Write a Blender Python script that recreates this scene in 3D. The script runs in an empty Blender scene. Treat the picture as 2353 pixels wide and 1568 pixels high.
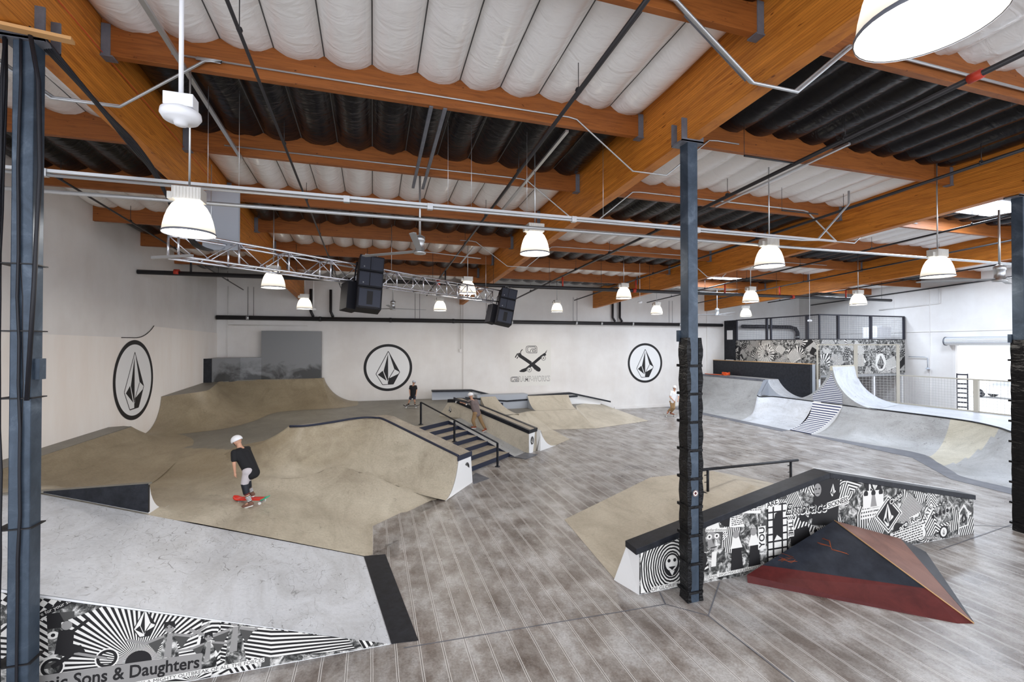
import bpy, bmesh, math, random
from mathutils import Vector, Matrix, noise
R_ = math.radians
scene = bpy.context.scene
COL = scene.collection
# ---------------------------------------------------------------- camera
cam_d = bpy.data.cameras.new('camera'); cam = bpy.data.objects.new('camera', cam_d); COL.objects.link(cam)
cam_d.sensor_width = 36.0; cam_d.lens = 36.0*1046/2353
cam.location = (0, 0, 4.0); cam.rotation_euler = (R_(90.55), 0, R_(-17)); cam_d.clip_end = 300
scene.camera = cam
# ---------------------------------------------------------------- world
w = bpy.data.worlds.new('world'); scene.world = w; w.use_nodes = True
bg = w.node_tree.nodes['Background']; bg.inputs[0].default_value = (.86, .91, 1, 1); bg.inputs[1].default_value = 3.2
# ---------------------------------------------------------------- colour management
scene.view_settings.view_transform = 'Standard'; scene.view_settings.look = 'None'
scene.view_settings.exposure = 0.10; scene.view_settings.gamma = 1.0; scene.view_settings.use_curve_mapping = False
LAMP_W = 58; LAMP_GLOW = 2.6
scene.cycles.max_bounces = 7; scene.cycles.diffuse_bounces = 5; scene.cycles.glossy_bounces = 3
scene.cycles.sample_clamp_indirect = 6

# ================================================================ materials
def mat(name, col, rough=.6, metal=0, emit=None, es=0, spec=.32):
    m = bpy.data.materials.new(name); m.use_nodes = True
    b = m.node_tree.nodes['Principled BSDF']
    b.inputs['Base Color'].default_value = (*col, 1); b.inputs['Roughness'].default_value = rough
    b.inputs['Metallic'].default_value = metal; b.inputs['Specular IOR Level'].default_value = spec
    if emit: b.inputs['Emission Color'].default_value = (*emit, 1); b.inputs['Emission Strength'].default_value = es
    return m
class NT:
    """tiny helper around one material's node tree"""
    def __init__(s, m): s.t = m.node_tree; s.b = s.t.nodes['Principled BSDF']; s.m = m
    def n(s, typ, **kw):
        x = s.t.nodes.new(typ)
        for k, v in kw.items():
            if k.startswith('i_'): x.inputs[k[2:].replace('_', ' ')].default_value = v
            else: setattr(x, k, v)
        return x
    def l(s, a, b): s.t.links.new(a, b)
    def coord(s, scale=(1,1,1), rot=(0,0,0)):
        c = s.n('ShaderNodeTexCoord'); mp = s.n('ShaderNodeMapping')
        mp.inputs['Scale'].default_value = scale; mp.inputs['Rotation'].default_value = rot
        s.l(c.outputs['Object'], mp.inputs['Vector']); return mp.outputs['Vector']
    def noise(s, vec, scale, detail=4, rough=.5, dist=0):
        x = s.n('ShaderNodeTexNoise'); x.inputs['Scale'].default_value = scale; x.inputs['Detail'].default_value = detail
        x.inputs['Roughness'].default_value = rough; x.inputs['Distortion'].default_value = dist
        s.l(vec, x.inputs['Vector']); return x.outputs['Fac']
    def ramp(s, fac, stops):
        r = s.n('ShaderNodeValToRGB'); e = r.color_ramp.elements
        while len(e) < len(stops): e.new(.5)
        for k, (p, c) in enumerate(stops):
            e[k].position = p; e[k].color = (*c, 1) if len(c) == 3 else c
        s.l(fac, r.inputs['Fac']); return r.outputs['Color']
    def mix(s, a, b, fac, mode='MIX'):
        x = s.n('ShaderNodeMix', data_type='RGBA', blend_type=mode)
        for k, v in ((6, a), (7, b)):
            if isinstance(v, tuple): x.inputs[k].default_value = (*v, 1)
            else: s.l(v, x.inputs[k])
        if isinstance(fac, (int, float)): x.inputs[0].default_value = fac
        else: s.l(fac, x.inputs[0])
        return x.outputs[2]
    def math(s, op, a, b=None):
        x = s.n('ShaderNodeMath', operation=op)
        for k, v in ((0, a), (1, b)):
            if v is None: continue
            if isinstance(v, (int, float)): x.inputs[k].default_value = v
            else: s.l(v, x.inputs[k])
        return x.outputs[0]
    def bump(s, h, strength=.3, dist=.02):
        x = s.n('ShaderNodeBump'); x.inputs['Strength'].default_value = strength; x.inputs['Distance'].default_value = dist
        s.l(h, x.inputs['Height']); s.l(x.outputs['Normal'], s.b.inputs['Normal'])
    def base(s, c): s.l(c, s.b.inputs['Base Color'])

def scratched(name, c1, c2, scr=.35, rough=.45, tint=None, scale=1.0):
    """riding surface: soft blotches plus thin curved wheel scuffs"""
    m = mat(name, c1, rough); t = NT(m); v = t.coord()
    big = t.noise(v, .55*scale, 5, .6, .6)
    col = t.ramp(big, [(.3, c1), (.7, c2)])
    col = t.mix(col, t.ramp(t.noise(v, 22, 3, .6), [(.35, tuple(k*.72 for k in c1)), (.65, (1,1,1))]), .18, 'MULTIPLY')
    for j, (sc, sd) in enumerate(((3.1, .5), (6.0, .4), (9.5, .3))):
        vv = t.coord((1, .55, 1), (0, 0, .6+1.1*j)); n = t.noise(vv, sc, 1.2, .5, sd)
        d = t.math('ABSOLUTE', t.math('SUBTRACT', n, .5))
        line = t.ramp(d, [(0, (1,1,1)), (.0052, (0,0,0))])
        msk = t.ramp(t.noise(vv, sc*1.7+1, 3, .7), [(.46, (0,0,0)), (.55, (1,1,1))])
        wear = t.ramp(t.noise(v, .45, 3, .6), [(.35, (.25,.25,.25)), (.62, (1,1,1))])
        col = t.mix(col, (.30,.29,.28), t.math('MULTIPLY', t.math('MULTIPLY', line, msk), t.math('MULTIPLY', wear, scr*2.0)), 'MULTIPLY')
    st = t.noise(t.coord((1.2, .5, 1), (0,0,.7)), 1.1, 4, .65, 1.5)
    col = t.mix(col, t.ramp(st, [(.42, (1,1,1)), (.7, (.62,.60,.57))]), .55, 'MULTIPLY')
    t.base(col); return m

M = {}
M['wall'] = mat('painted_wall', (.78,.76,.74), .75); t = NT(M['wall']); v = t.coord()
c = t.mix((.80,.78,.76), t.ramp(t.noise(v, .5, 5, .6), [(.35, (.86,.84,.83)), (.65, (1,1,1))]), .8, 'MULTIPLY')
t.base(t.mix(c, t.ramp(t.noise(t.coord((1.2,1.2,.25)), 1.0, 4, .6), [(.3, (.90,.87,.83)), (.6, (1,1,1))]), .35, 'MULTIPLY')); t.bump(t.noise(v, 60, 3), .06)
M['panel_wall'] = mat('ply_lined_wall', (.86,.82,.79), .65); t = NT(M['panel_wall'])
t.base(t.mix((.88,.84,.80), t.ramp(t.noise(t.coord((1.2,1.2,.3)), 1.0, 5, .6), [(.3, (.92,.87,.83)), (.65, (1,1,1))]), .7, 'MULTIPLY'))

# floor: grooved slab running along Y, worn and stained
m = mat('grooved_floor', (.5,.49,.48), .42, spec=.55); M['floor'] = m; t = NT(m); v = t.coord()
st = t.noise(t.coord((1.5, .8, 1)), 1.5, 7, .66, .0)
blot = t.noise(v, .9, 6, .66, .0)
c = t.ramp(st, [(.36, (.20,.168,.148)), (.50, (.345,.32,.30)), (.62, (.50,.49,.485))])
c = t.mix(c, t.ramp(blot, [(.38, (.52,.49,.47)), (.60, (1,1,1))]), .65, 'MULTIPLY')
gr = t.noise(v, 30, 4, .75)
c = t.mix(c, t.ramp(gr, [(.38, (.58,.55,.53)), (.58, (1.0,1.0,1.0))]), .6, 'MULTIPLY')
sep = t.n('ShaderNodeSeparateXYZ'); t.l(v, sep.inputs[0])
wob = t.math('MULTIPLY', t.math('SUBTRACT', t.noise(v, 2.0, 2), .5), .012)
fx = t.math('PINGPONG', t.math('ADD', sep.outputs['X'], wob), .15)
c = t.mix((.56,.54,.52), c, t.math('GREATER_THAN', t.math('ABSOLUTE', t.math('SUBTRACT', fx, .012)), .0045))
dk = t.math('LESS_THAN', fx, .004)
c = t.mix(c, (.16,.145,.135), dk)
t.base(c); t.l(t.ramp(blot, [(.3, (.22,)*3), (.7, (.42,)*3)]), t.b.inputs['Roughness']); t.bump(gr, .12)
# foreground slab: joint lines only
m = mat('plain_slab', (.5,.5,.5), .4); M['slab'] = m; t = NT(m); v = t.coord()
c = t.ramp(t.noise(v, 1.3, 6, .7, .6), [(.34, (.34,.32,.31)), (.66, (.60,.60,.60))])
t.base(t.mix(c, t.ramp(t.noise(v, 26, 4, .75), [(.38, (.6,.57,.55)), (.58, (1,1,1))]), .5, 'MULTIPLY'))

M['tan'] = scratched('tan_ply_surface', (.36,.29,.185), (.26,.205,.13), .38)
M['tan_light'] = scratched('light_tan_ply_surface', (.60,.545,.45), (.49,.44,.355), .22)
M['greyply'] = scratched('grey_worn_ply', (.25,.232,.195), (.195,.18,.15), .2)
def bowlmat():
    m = scratched('worn_daylit_bowl_ply', (.36,.30,.205), (.275,.222,.148), .26); t = NT(m)
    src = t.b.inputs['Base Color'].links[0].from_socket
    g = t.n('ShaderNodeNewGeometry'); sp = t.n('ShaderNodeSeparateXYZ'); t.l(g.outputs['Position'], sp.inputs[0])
    # paler toward the open floor: daylight put into the colour, with dusty wear
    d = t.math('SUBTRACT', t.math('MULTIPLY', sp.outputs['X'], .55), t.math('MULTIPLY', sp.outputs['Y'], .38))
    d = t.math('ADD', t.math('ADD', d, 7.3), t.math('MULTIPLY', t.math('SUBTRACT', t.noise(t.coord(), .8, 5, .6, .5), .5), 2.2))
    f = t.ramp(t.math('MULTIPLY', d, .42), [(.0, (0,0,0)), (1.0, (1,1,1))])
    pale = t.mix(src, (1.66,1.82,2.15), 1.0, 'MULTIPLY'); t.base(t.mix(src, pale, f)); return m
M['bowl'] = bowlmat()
M['skate'] = scratched('pale_grey_composite', (.66,.685,.73), (.57,.59,.63), .6, .4)
M['skate2'] = scratched('mid_grey_composite', (.47,.475,.48), (.37,.375,.38), .5, .45)
M['deckply'] = scratched('weathered_deck', (.47,.41,.33), (.33,.29,.24), .5, .6, scale=3)
M['cream'] = scratched('cream_patch_ply', (.60,.565,.46), (.52,.49,.40), .3)
M['whitepaint'] = mat('white_paint', (.80,.80,.80), .5)
M['greypaint'] = mat('grey_paint', (.30,.305,.31), .45)
M['bluegrey'] = mat('blue_grey_paint', (.42,.45,.50), .5)
m = mat('black_paint', (.016,.018,.024), .45, spec=.3); M['black'] = m; t = NT(m)
t.base(t.ramp(t.noise(t.coord(), 7, 5, .7), [(.35, (.006,.007,.010)), (.75, (.022,.024,.032))]))
M['navy'] = mat('navy_black_riser', (.022,.027,.05), .5)
m = mat('dark_steel_strip', (.12,.125,.145), .4); M['strip'] = m; t = NT(m)
t.base(t.ramp(t.noise(t.coord(), 3, 5, .7), [(.35, (.10,.105,.125)), (.7, (.17,.175,.20))]))
M['ink'] = mat('print_black', (.014,.013,.014), .55); M['paper'] = mat('print_white', (.74,.72,.68), .55)
M['grey1'] = mat('print_grey', (.07,.068,.065), .55); M['grey2'] = mat('print_pale_grey', (.27,.26,.25), .55)
m = mat('print_photo', (.2,.2,.2), .55); M['photo'] = m; t = NT(m)
t.base(t.ramp(t.noise(t.coord(), 7, 8, .72, .9), [(.40, (.012,.012,.012)), (.49, (.10,.10,.095)), (.56, (.40,.39,.37)), (.62, (.70,.68,.65))]))
# timber
def timber(name, a, b, lam, horiz=False):
    m = mat(name, a, .5); t = NT(m); v = t.coord((1.5, .35, 5) if not horiz else (.35, 1.5, 5))
    n = t.noise(v, 3.2, 8, .68, 1.2)
    c = t.ramp(n, [(.28, b), (.50, a), (.72, tuple(min(1, k*1.28) for k in a))])
    s = t.n('ShaderNodeSeparateXYZ'); t.l(t.coord(), s.inputs[0])
    if lam:
        zz = s.outputs['Z']
        sl = t.math('ADD', zz, t.math('MULTIPLY', s.outputs['Y'], .0475))
        f = t.math('PINGPONG', sl, .019)
        c = t.mix((b[0]*.75, b[1]*.75, b[2]*.75), c, t.math('GREATER_THAN', f, .0016))
        w_ = t.n('ShaderNodeTexWhiteNoise', noise_dimensions='1D'); t.l(t.math('FLOOR', t.math('DIVIDE', sl, .038)), w_.inputs['W'])
        c = t.mix(c, t.ramp(w_.outputs['Value'], [(0, (.76,.74,.72)), (1, (1.1,1.08,1.05))]), .7, 'MULTIPLY')
    kn = t.noise(t.coord((2, .8, 4)), 4.5, 2)
    c = t.mix(c, t.ramp(kn, [(.24, (.25,.16,.10)), (.29, (1,1,1))]), .9, 'MULTIPLY')
    t.base(c); return m
M['glulam'] = timber('glulam_timber', (.56,.20,.028), (.31,.085,.010), True)
M['purlin'] = timber('red_brown_timber', (.27,.085,.018), (.15,.042,.009), False, True)
M['softwood'] = mat('bare_softwood', (.55,.30,.12), .6)
# insulation blankets
def blanket(name, col, rough, cover):
    m = mat(name, col, rough, 0); t = NT(m); v = t.coord((1, 2.2, 1))
    n = t.noise(v, 2.6, 3, .5, 1.0)
    n2 = t.noise(t.coord(), 45, 2, .5)
    h = t.math('ADD', n, t.math('MULTIPLY', n2, .02)); t.bump(h, .22, .10)
    t.b.inputs['Coat Weight'].default_value = cover; t.b.inputs['Coat Roughness'].default_value = .10
    return m
M['ins_white'] = blanket('white_foil_insulation', (.80,.79,.78), .24, .5)
M['ins_black'] = blanket('black_foil_insulation', (.004,.004,.006), .27, .0)
M['ins_black'].node_tree.nodes['Principled BSDF'].inputs['Specular IOR Level'].default_value = .22
M['seam'] = mat('seam_line', (.09,.09,.09), .7)
M['steelblue'] = mat('painted_column_steel', (.06,.08,.11), .4, .2); t = NT(M['steelblue'])
t.base(t.ramp(t.noise(t.coord(), 2.6, 6, .7, .6), [(.35, (.032,.046,.066)), (.55, (.052,.072,.10)), (.75, (.12,.15,.19))]))
m = mat('black_plastic_wrap', (.005,.005,.006), .3, spec=.2); M['wrap'] = m; t = NT(m); t.bump(t.noise(t.coord((1.4,1.4,4)), 3.2, 4, .55, 1.6), .7, .05)
M['galv'] = mat('galvanised_steel', (.55,.56,.57), .35, .85)
M['alu'] = mat('polished_aluminium', (.72,.73,.78), .25, .9)
M['pipe'] = mat('black_iron_pipe', (.035,.033,.035), .4, .3)
M['conduit'] = mat('grey_conduit', (.50,.51,.52), .35, .6)
M['red'] = mat('red_fitting', (.45,.04,.02), .45); M['orange'] = mat('orange_cord', (.75,.10,.02), .5); M['rust'] = mat('orange_scuff', (.30,.065,.015), .6)
M['whiteplast'] = mat('white_plastic', (.80,.80,.82), .4)
M['glow'] = mat('glowing_reflector', (.55,.50,.42), .25, 0, (1,.93,.80), 1); t = NT(M['glow'])
sp = t.n('ShaderNodeSeparateXYZ'); t.l(t.coord(), sp.inputs[0])
mr = t.n('ShaderNodeMapRange'); mr.inputs['From Min'].default_value = 0; mr.inputs['From Max'].default_value = .40; mr.inputs['To Min'].default_value = .38; mr.inputs['To Max'].default_value = LAMP_GLOW
t.l(sp.outputs['Z'], mr.inputs['Value']); t.l(mr.outputs['Result'], t.b.inputs['Emission Strength'])
M['glowin'] = mat('lamp_mouth', (1,1,1), .3, 0, (1,.97,.90), LAMP_GLOW*4)
M['ballast'] = mat('ballast_housing', (.62,.60,.56), .4, .3)
M['speaker'] = mat('speaker_cabinet', (.012,.012,.016), .6, spec=.25); M['grille'] = mat('speaker_grille', (.055,.06,.08), .35, .3)
M['cable'] = mat('black_cable', (.012,.012,.016), .45)
M['wood_edge'] = mat('plywood_edge', (.50,.30,.14), .6)
M['cage_black'] = mat('black_timber_frame', (.03,.03,.04), .5); M['wire'] = mat('cage_wire', (.16,.16,.19), .4, .5)
M['fence_post'] = mat('beige_fence_steel', (.48,.45,.38), .5); M['fence_wire'] = mat('fence_wire', (.45,.44,.42), .4, .5)
m = mat('rusty_brown_ply', (.24,.105,.07), .45); M['brownply'] = m; t = NT(m)
t.base(t.ramp(t.noise(t.coord(), 2.2, 6, .7, .5), [(.35, (.13,.052,.036)), (.7, (.22,.10,.07))]))
m = mat('dull_red_paint', (.17,.02,.02), .5); M['redband'] = m; t = NT(m)
t.base(t.ramp(t.noise(t.coord(), 3, 6, .7, .5), [(.3, (.058,.006,.006)), (.75, (.115,.018,.016))]))
m = mat('scuffed_slate_black', (.02,.024,.034), .4); M['slate'] = m; t = NT(m); v = t.coord()
c = t.ramp(t.noise(v, 3, 6, .7), [(.3, (.008,.010,.016)), (.75, (.030,.035,.048))])
t.base(c)

# ================================================================ mesh helpers
class MB:
    def __init__(s): s.v = []; s.f = []; s.mi = []; s.sm = []
    def add(s, vs, fs, mi=0, sm=False):
        o = len(s.v); s.v += [tuple(p) for p in vs]
        for f in fs: s.f.append(tuple(o+i for i in f)); s.mi.append(mi); s.sm.append(sm)
        return s
    def poly(s, pts, mi=0): return s.add(pts, [tuple(range(len(pts)))], mi)
    def box(s, c, size, rz=0, mi=0, ry=0, rx=0):
        m = Matrix.Translation(c) @ Matrix.Rotation(rz, 4, 'Z') @ Matrix.Rotation(ry, 4, 'Y') @ Matrix.Rotation(rx, 4, 'X')
        a, b, d = (k/2 for k in size)
        vs = [m @ Vector((x*a, y*b, z*d)) for z in (-1,1) for x, y in ((-1,-1),(1,-1),(1,1),(-1,1))]
        return s.add(vs, [(3,2,1,0),(4,5,6,7),(0,1,5,4),(1,2,6,5),(2,3,7,6),(3,0,4,7)], mi)
    def prism(s, pts, off, mi=0, mis=None):
        """polygon pts (3D, planar) extruded by vector off"""
        n = len(pts); off = Vector(off); P = [Vector(p) for p in pts]
        vs = P + [p+off for p in P]
        fs = [tuple(range(n-1,-1,-1)), tuple(range(n, 2*n))] + [(i, (i+1) % n, n+(i+1) % n, n+i) for i in range(n)]
        return s.add(vs, fs, mi)
    def tube(s, path, r, n=8, mi=0, cap=True, sm=True):
        P = [Vector(p) for p in path]; rr = r if isinstance(r, (list, tuple)) else [r]*len(P)
        o = len(s.v); prev = None
        for i, p in enumerate(P):
            d = (P[min(i+1, len(P)-1)]-P[max(i-1, 0)])
            if d.length < 1e-9: d = Vector((0,0,1))
            d.normalize()
            if prev is None:
                u = d.orthogonal().normalized()
            else:
                u = (prev - d*prev.dot(d))
                u = u.normalized() if u.length > 1e-6 else d.orthogonal().normalized()
            prev = u; w_ = d.cross(u)
            for k in range(n):
                a = 2*math.pi*k/n; s.v.append(tuple(p + (u*math.cos(a)+w_*math.sin(a))*rr[i]))
        for i in range(len(P)-1):
            for k in range(n):
                s.f.append((o+i*n+k, o+i*n+(k+1) % n, o+(i+1)*n+(k+1) % n, o+(i+1)*n+k)); s.mi.append(mi); s.sm.append(sm)
        if cap:
            s.f.append(tuple(o+k for k in range(n-1,-1,-1))); s.mi.append(mi); s.sm.append(False)
            e = o+(len(P)-1)*n; s.f.append(tuple(e+k for k in range(n))); s.mi.append(mi); s.sm.append(False)
        return s
    def lathe(s, c, prof, n=24, mi=0, sm=True):
        o = len(s.v); c = Vector(c)
        for r, z in prof:
            for k in range(n):
                a = 2*math.pi*k/n; s.v.append((c.x+r*math.cos(a), c.y+r*math.sin(a), c.z+z))
        for i in range(len(prof)-1):
            for k in range(n):
                s.f.append((o+i*n+k, o+i*n+(k+1) % n, o+(i+1)*n+(k+1) % n, o+(i+1)*n+k)); s.mi.append(mi); s.sm.append(sm)
        return s
    def disc(s, c, r, n=24, mi=0, rx=None):
        return s.add([(c[0]+r*math.cos(2*math.pi*k/n), c[1]+r*math.sin(2*math.pi*k/n), c[2]) for k in range(n)], [tuple(range(n))], mi)
    def ball(s, c, r, n=12, m_=8, mi=0, sc=(1,1,1)):
        o = len(s.v)
        for i in range(m_+1):
            ph = math.pi*i/m_
            for k in range(n):
                a = 2*math.pi*k/n
                s.v.append((c[0]+r*sc[0]*math.sin(ph)*math.cos(a), c[1]+r*sc[1]*math.sin(ph)*math.sin(a), c[2]+r*sc[2]*math.cos(ph)))
        for i in range(m_):
            for k in range(n):
                s.f.append((o+i*n+k, o+(i+1)*n+k, o+(i+1)*n+(k+1) % n, o+i*n+(k+1) % n)); s.mi.append(mi); s.sm.append(True)
        return s
    def build(s, name, mats, parent=None, bevel=0):
        me = bpy.data.meshes.new(name)
        off = Vector((0,0,0)); q = parent
        while q is not None: off += q.location; q = q.parent
        me.from_pydata([tuple(Vector(p)-off) for p in s.v], [], s.f)
        for m_ in (mats if isinstance(mats, (list, tuple)) else [mats]): me.materials.append(M[m_] if isinstance(m_, str) else m_)
        me.polygons.foreach_set('material_index', s.mi); me.polygons.foreach_set('use_smooth', s.sm)
        me.update()
        o = bpy.data.objects.new(name, me); COL.objects.link(o)
        if parent is not None: o.parent = parent
        if bevel:
            b = o.modifiers.new('bevel', 'BEVEL'); b.width = bevel; b.segments = 2; b.limit_method = 'ANGLE'
        return o
def tag(o, label, cat, group=None, kind=None):
    if label: o['label'] = label
    if cat: o['category'] = cat
    if group: o['group'] = group
    if kind: o['kind'] = kind
    return o
def struct(o): o['kind'] = 'structure'; return o
def thing(name, loc, label, cat, group=None):
    o = bpy.data.objects.new(name, None); COL.objects.link(o); o.location = loc; o.empty_display_size = .1
    return tag(o, label, cat, group)
def dup(root, loc, rz=None, label=None):
    r = root.copy(); COL.objects.link(r); r.location = loc
    if rz is not None: r.rotation_euler = (0, 0, rz)
    if label: r['label'] = label
    for ch in list(root.children):
        c_ = ch.copy(); COL.objects.link(c_); c_.parent = r
        for g in list(ch.children):
            d_ = g.copy(); COL.objects.link(d_); d_.parent = c_
    return r
def lerp(a, b, t): return tuple(a[i]+(b[i]-a[i])*t for i in range(len(a)))
def densify(pts, per):
    """Catmull-Rom through pts"""
    P = [Vector(p) for p in pts]; out = []
    for i in range(len(P)-1):
        p0 = P[max(i-1, 0)]; p1 = P[i]; p2 = P[i+1]; p3 = P[min(i+2, len(P)-1)]
        for k in range(per):
            t_ = k/per
            out.append(.5*((2*p1)+(p2-p0)*t_+(2*p0-5*p1+4*p2-p3)*t_*t_+(3*p1-p0-3*p2+p3)*t_**3))
    out.append(P[-1]); return out
def transition(lips, feet, per=6, nd=14, solid=0.0, ends=(True, True), straight=False):
    """curved quarter-pipe skin from a lip line down to a foot line (circle arc, tangent at the foot)"""
    if straight:
        L_ = []; F_ = []
        for i in range(len(lips)-1):
            for k in range(per):
                L_.append(Vector(lerp(lips[i], lips[i+1], k/per))); F_.append(Vector(lerp(feet[i], feet[i+1], k/per)))
        L_.append(Vector(lips[-1])); F_.append(Vector(feet[-1]))
    else: L_ = densify(lips, per); F_ = densify(feet, per)
    mb = MB(); rows = []
    for l, f in zip(L_, F_):
        h = max(l.z-f.z, 1e-4); Ld = max((Vector((l.x, l.y))-Vector((f.x, f.y))).length, 1e-4)
        Rr = (Ld*Ld+h*h)/(2*h); row = []
        for k in range(nd+1):
            t_ = k/nd; d = Ld*(1-t_)
            z = f.z + (Rr-math.sqrt(max(Rr*Rr-d*d, 0)) if Rr >= Ld else h*(d/Ld)**2.2)
            if k == 0: z = l.z
            row.append(Vector((l.x+(f.x-l.x)*t_, l.y+(f.y-l.y)*t_, z)))
        rows.append(row)
    n = nd+1
    vs = [p for r in rows for p in r]
    fs = [(i*n+k, i*n+k+1, (i+1)*n+k+1, (i+1)*n+k) for i in range(len(rows)-1) for k in range(nd)]
    mb.add(vs, fs, 0, True)
    z0 = solid
    for e, row in ((0, rows[0]), (1, rows[-1])):
        if ends[e]:
            pts = list(row)+[Vector((row[-1].x, row[-1].y, z0)), Vector((row[0].x, row[0].y, z0))]
            mb.poly(pts if e else pts[::-1], 1)
    for i in range(len(rows)-1):
        a, b = rows[i][0], rows[i+1][0]
        mb.poly([a, b, Vector((b.x, b.y, z0)), Vector((a.x, a.y, z0))], 1)
    return mb, rows

# ---- flat print work (murals, logos) -------------------------------------------------
def clip_poly(sub, clp):
    out = list(sub)
    for i in range(len(clp)):
        a = clp[i]; b = clp[(i+1) % len(clp)]; inp = out; out = []
        if not inp: return []
        def side(p): return (b[0]-a[0])*(p[1]-a[1])-(b[1]-a[1])*(p[0]-a[0])
        for k in range(len(inp)):
            p = inp[k]; q = inp[(k+1) % len(inp)]; sp = side(p); sq = side(q)
            if sp >= 0: out.append(p)
            if (sp >= 0) != (sq >= 0):
                t_ = sp/(sp-sq); out.append((p[0]+(q[0]-p[0])*t_, p[1]+(q[1]-p[1])*t_))
    return out
def ccw(p):
    a = sum(p[i][0]*p[(i+1) % len(p)][1]-p[(i+1) % len(p)][0]*p[i][1] for i in range(len(p)))
    return list(p) if a > 0 else list(p)[::-1]
_txt = {}
def text_tris(s, bold=False, shear=0):
    key = (s, bold, shear)
    if key in _txt: return _txt[key]
    cu = bpy.data.curves.new('lettering', 'FONT'); cu.body = s; cu.size = 1; cu.shear = shear
    cu.offset = .022 if bold else 0; cu.resolution_u = 3
    o = bpy.data.objects.new('lettering', cu); COL.objects.link(o)
    dg = bpy.context.evaluated_depsgraph_get(); me = bpy.data.meshes.new_from_object(o.evaluated_get(dg))
    me.calc_loop_triangles(); V_ = [(v_.co.x, v_.co.y) for v_ in me.vertices]
    T_ = [tuple(V_[i] for i in lt.vertices) for lt in me.loop_triangles]
    xs = [p[0] for p in V_]; ys = [p[1] for p in V_]
    bpy.data.objects.remove(o); bpy.data.meshes.remove(me); bpy.data.curves.remove(cu)
    _txt[key] = (T_, min(xs), max(xs), min(ys), max(ys)); return _txt[key]
INK, PAPER, G1, G2, PHOTO = 0, 1, 2, 3, 4
PRINT_MATS = ['ink', 'paper', 'grey1', 'grey2', 'photo']
class Face2D:
    """flat print on a planar face: origin o, in-plane axes u,v (m), outline clip (convex, ccw)"""
    def __init__(s, o, u, v_, clip):
        s.o = Vector(o); s.u = Vector(u).normalized(); s.v = Vector(v_).normalized(); s.nn = s.u.cross(s.v).normalized()
        s.clip = ccw(clip) if clip else None; s.mb = MB(); s.layer = 0; s.patch = None
    def poly(s, pts, mi, lift=None):
        pts = ccw(pts)
        for cl in (s.patch, s.clip):
            if cl: pts = clip_poly(pts, cl)
            if len(pts) < 3: return
        s.layer += 1
        h = .0015+.0000035*s.layer if lift is None else lift
        s.mb.poly([s.o+s.u*p[0]+s.v*p[1]+s.nn*h for p in pts], mi)
    def text(s, body, x, y, size, ang=0, mi=INK, bold=False, shear=0, width=None, fitbg=None):
        T_, x0, x1, y0, y1 = text_tris(body, bold, shear); sx = size if width is None else width/(x1-x0)
        ca, sa = math.cos(ang), math.sin(ang)
        def tr(p): a, b = (p[0]-x0)*sx, p[1]*size; return (x+a*ca-b*sa, y+a*sa+b*ca)
        if fitbg is not None:
            m_ = .12*size; s.poly([tr((x0-m_/sx, y0-.12)), tr((x1+m_/sx, y0-.12)), tr((x1+m_/sx, y1+.12)), tr((x0-m_/sx, y1+.12))], fitbg)
        s.layer += 1; h = .0015+.0000035*s.layer
        for T in T_:
            p = ccw([tr(q) for q in T])
            for cl in (s.patch, s.clip):
                if cl: p = clip_poly(p, cl)
                if len(p) < 3: break
            if len(p) >= 3: s.mb.poly([s.o+s.u*q[0]+s.v*q[1]+s.nn*h for q in p], mi)
    def ring(s, cx, cy, r0, r1, mi, n=48, sx=1, jit=0, rnd=None):
        js = [1+(rnd.uniform(-jit, jit) if rnd else 0) for _ in range(n)]
        for k in range(n):
            a, b = 2*math.pi*k/n, 2*math.pi*(k+1)/n; ja, jb = js[k], js[(k+1) % n]
            s.poly([(cx+r0*ja*math.cos(a)*sx, cy+r0*ja*math.sin(a)), (cx+r1*ja*math.cos(a)*sx, cy+r1*ja*math.sin(a)),
                    (cx+r1*jb*math.cos(b)*sx, cy+r1*jb*math.sin(b)), (cx+r0*jb*math.cos(b)*sx, cy+r0*jb*math.sin(b))], mi, lift=.0015+.0000035*s.layer)
    def disc(s, cx, cy, r, mi, n=24, sx=1): s.poly([(cx+r*sx*math.cos(2*math.pi*k/n), cy+r*math.sin(2*math.pi*k/n)) for k in range(n)], mi)
    def line(s, a, b, w_, mi):
        d = Vector((b[0]-a[0], b[1]-a[1])); L_ = d.length or 1; nx, ny = -d.y/L_*w_/2, d.x/L_*w_/2
        s.poly([(a[0]+nx, a[1]+ny), (b[0]+nx, b[1]+ny), (b[0]-nx, b[1]-ny), (a[0]-nx, a[1]-ny)], mi)
    def stone(s, cx, cy, w_, h_, lw=.02, fg=INK, bgm=None, ang=0):
        ca, sa = math.cos(ang), math.sin(ang)
        def q(x, y): a, b = x*w_/2, (y-.5)*h_; return (cx+a*ca-b*sa, cy+a*sa+b*ca)
        A, L_, BL, BR, R__ = (0,1), (-1,.32), (-.46,0), (.42,.01), (.95,.37)
        if bgm is not None: s.poly([q(*p) for p in (A, L_, BL, BR, R__)], bgm)
        for tri in ([(-.02,.93), (-.38,.41), (-.04,.10)], [(-.02,.93), (-.04,.10), (0,.12)], [(-.45,.42), (-.85,.30), (-.13,.11)],
                    [(.06,.95), (.50,.46), (.95,.37)], [(.92,.33), (.42,.01), (0,0), (.03,.18)]): s.poly([q(*p) for p in tri], fg)
        for a, b in ((A, L_), (L_, BL), (BL, BR), (BR, R__), (R__, A), ((.5,.45), (.02,.16)), ((0,.1), (0,0))): s.line(q(*a), q(*b), lw, fg)

# ================================================================ SETTING
XL, XR, YB = -7.3, 29.6, 25.5
def SOF(y): return 7.23-.0475*(y-6.1)
floor = struct(MB().box((10.4, 9, -.1), (38.8, 36, .2)).build('floor', 'floor'))
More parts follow.
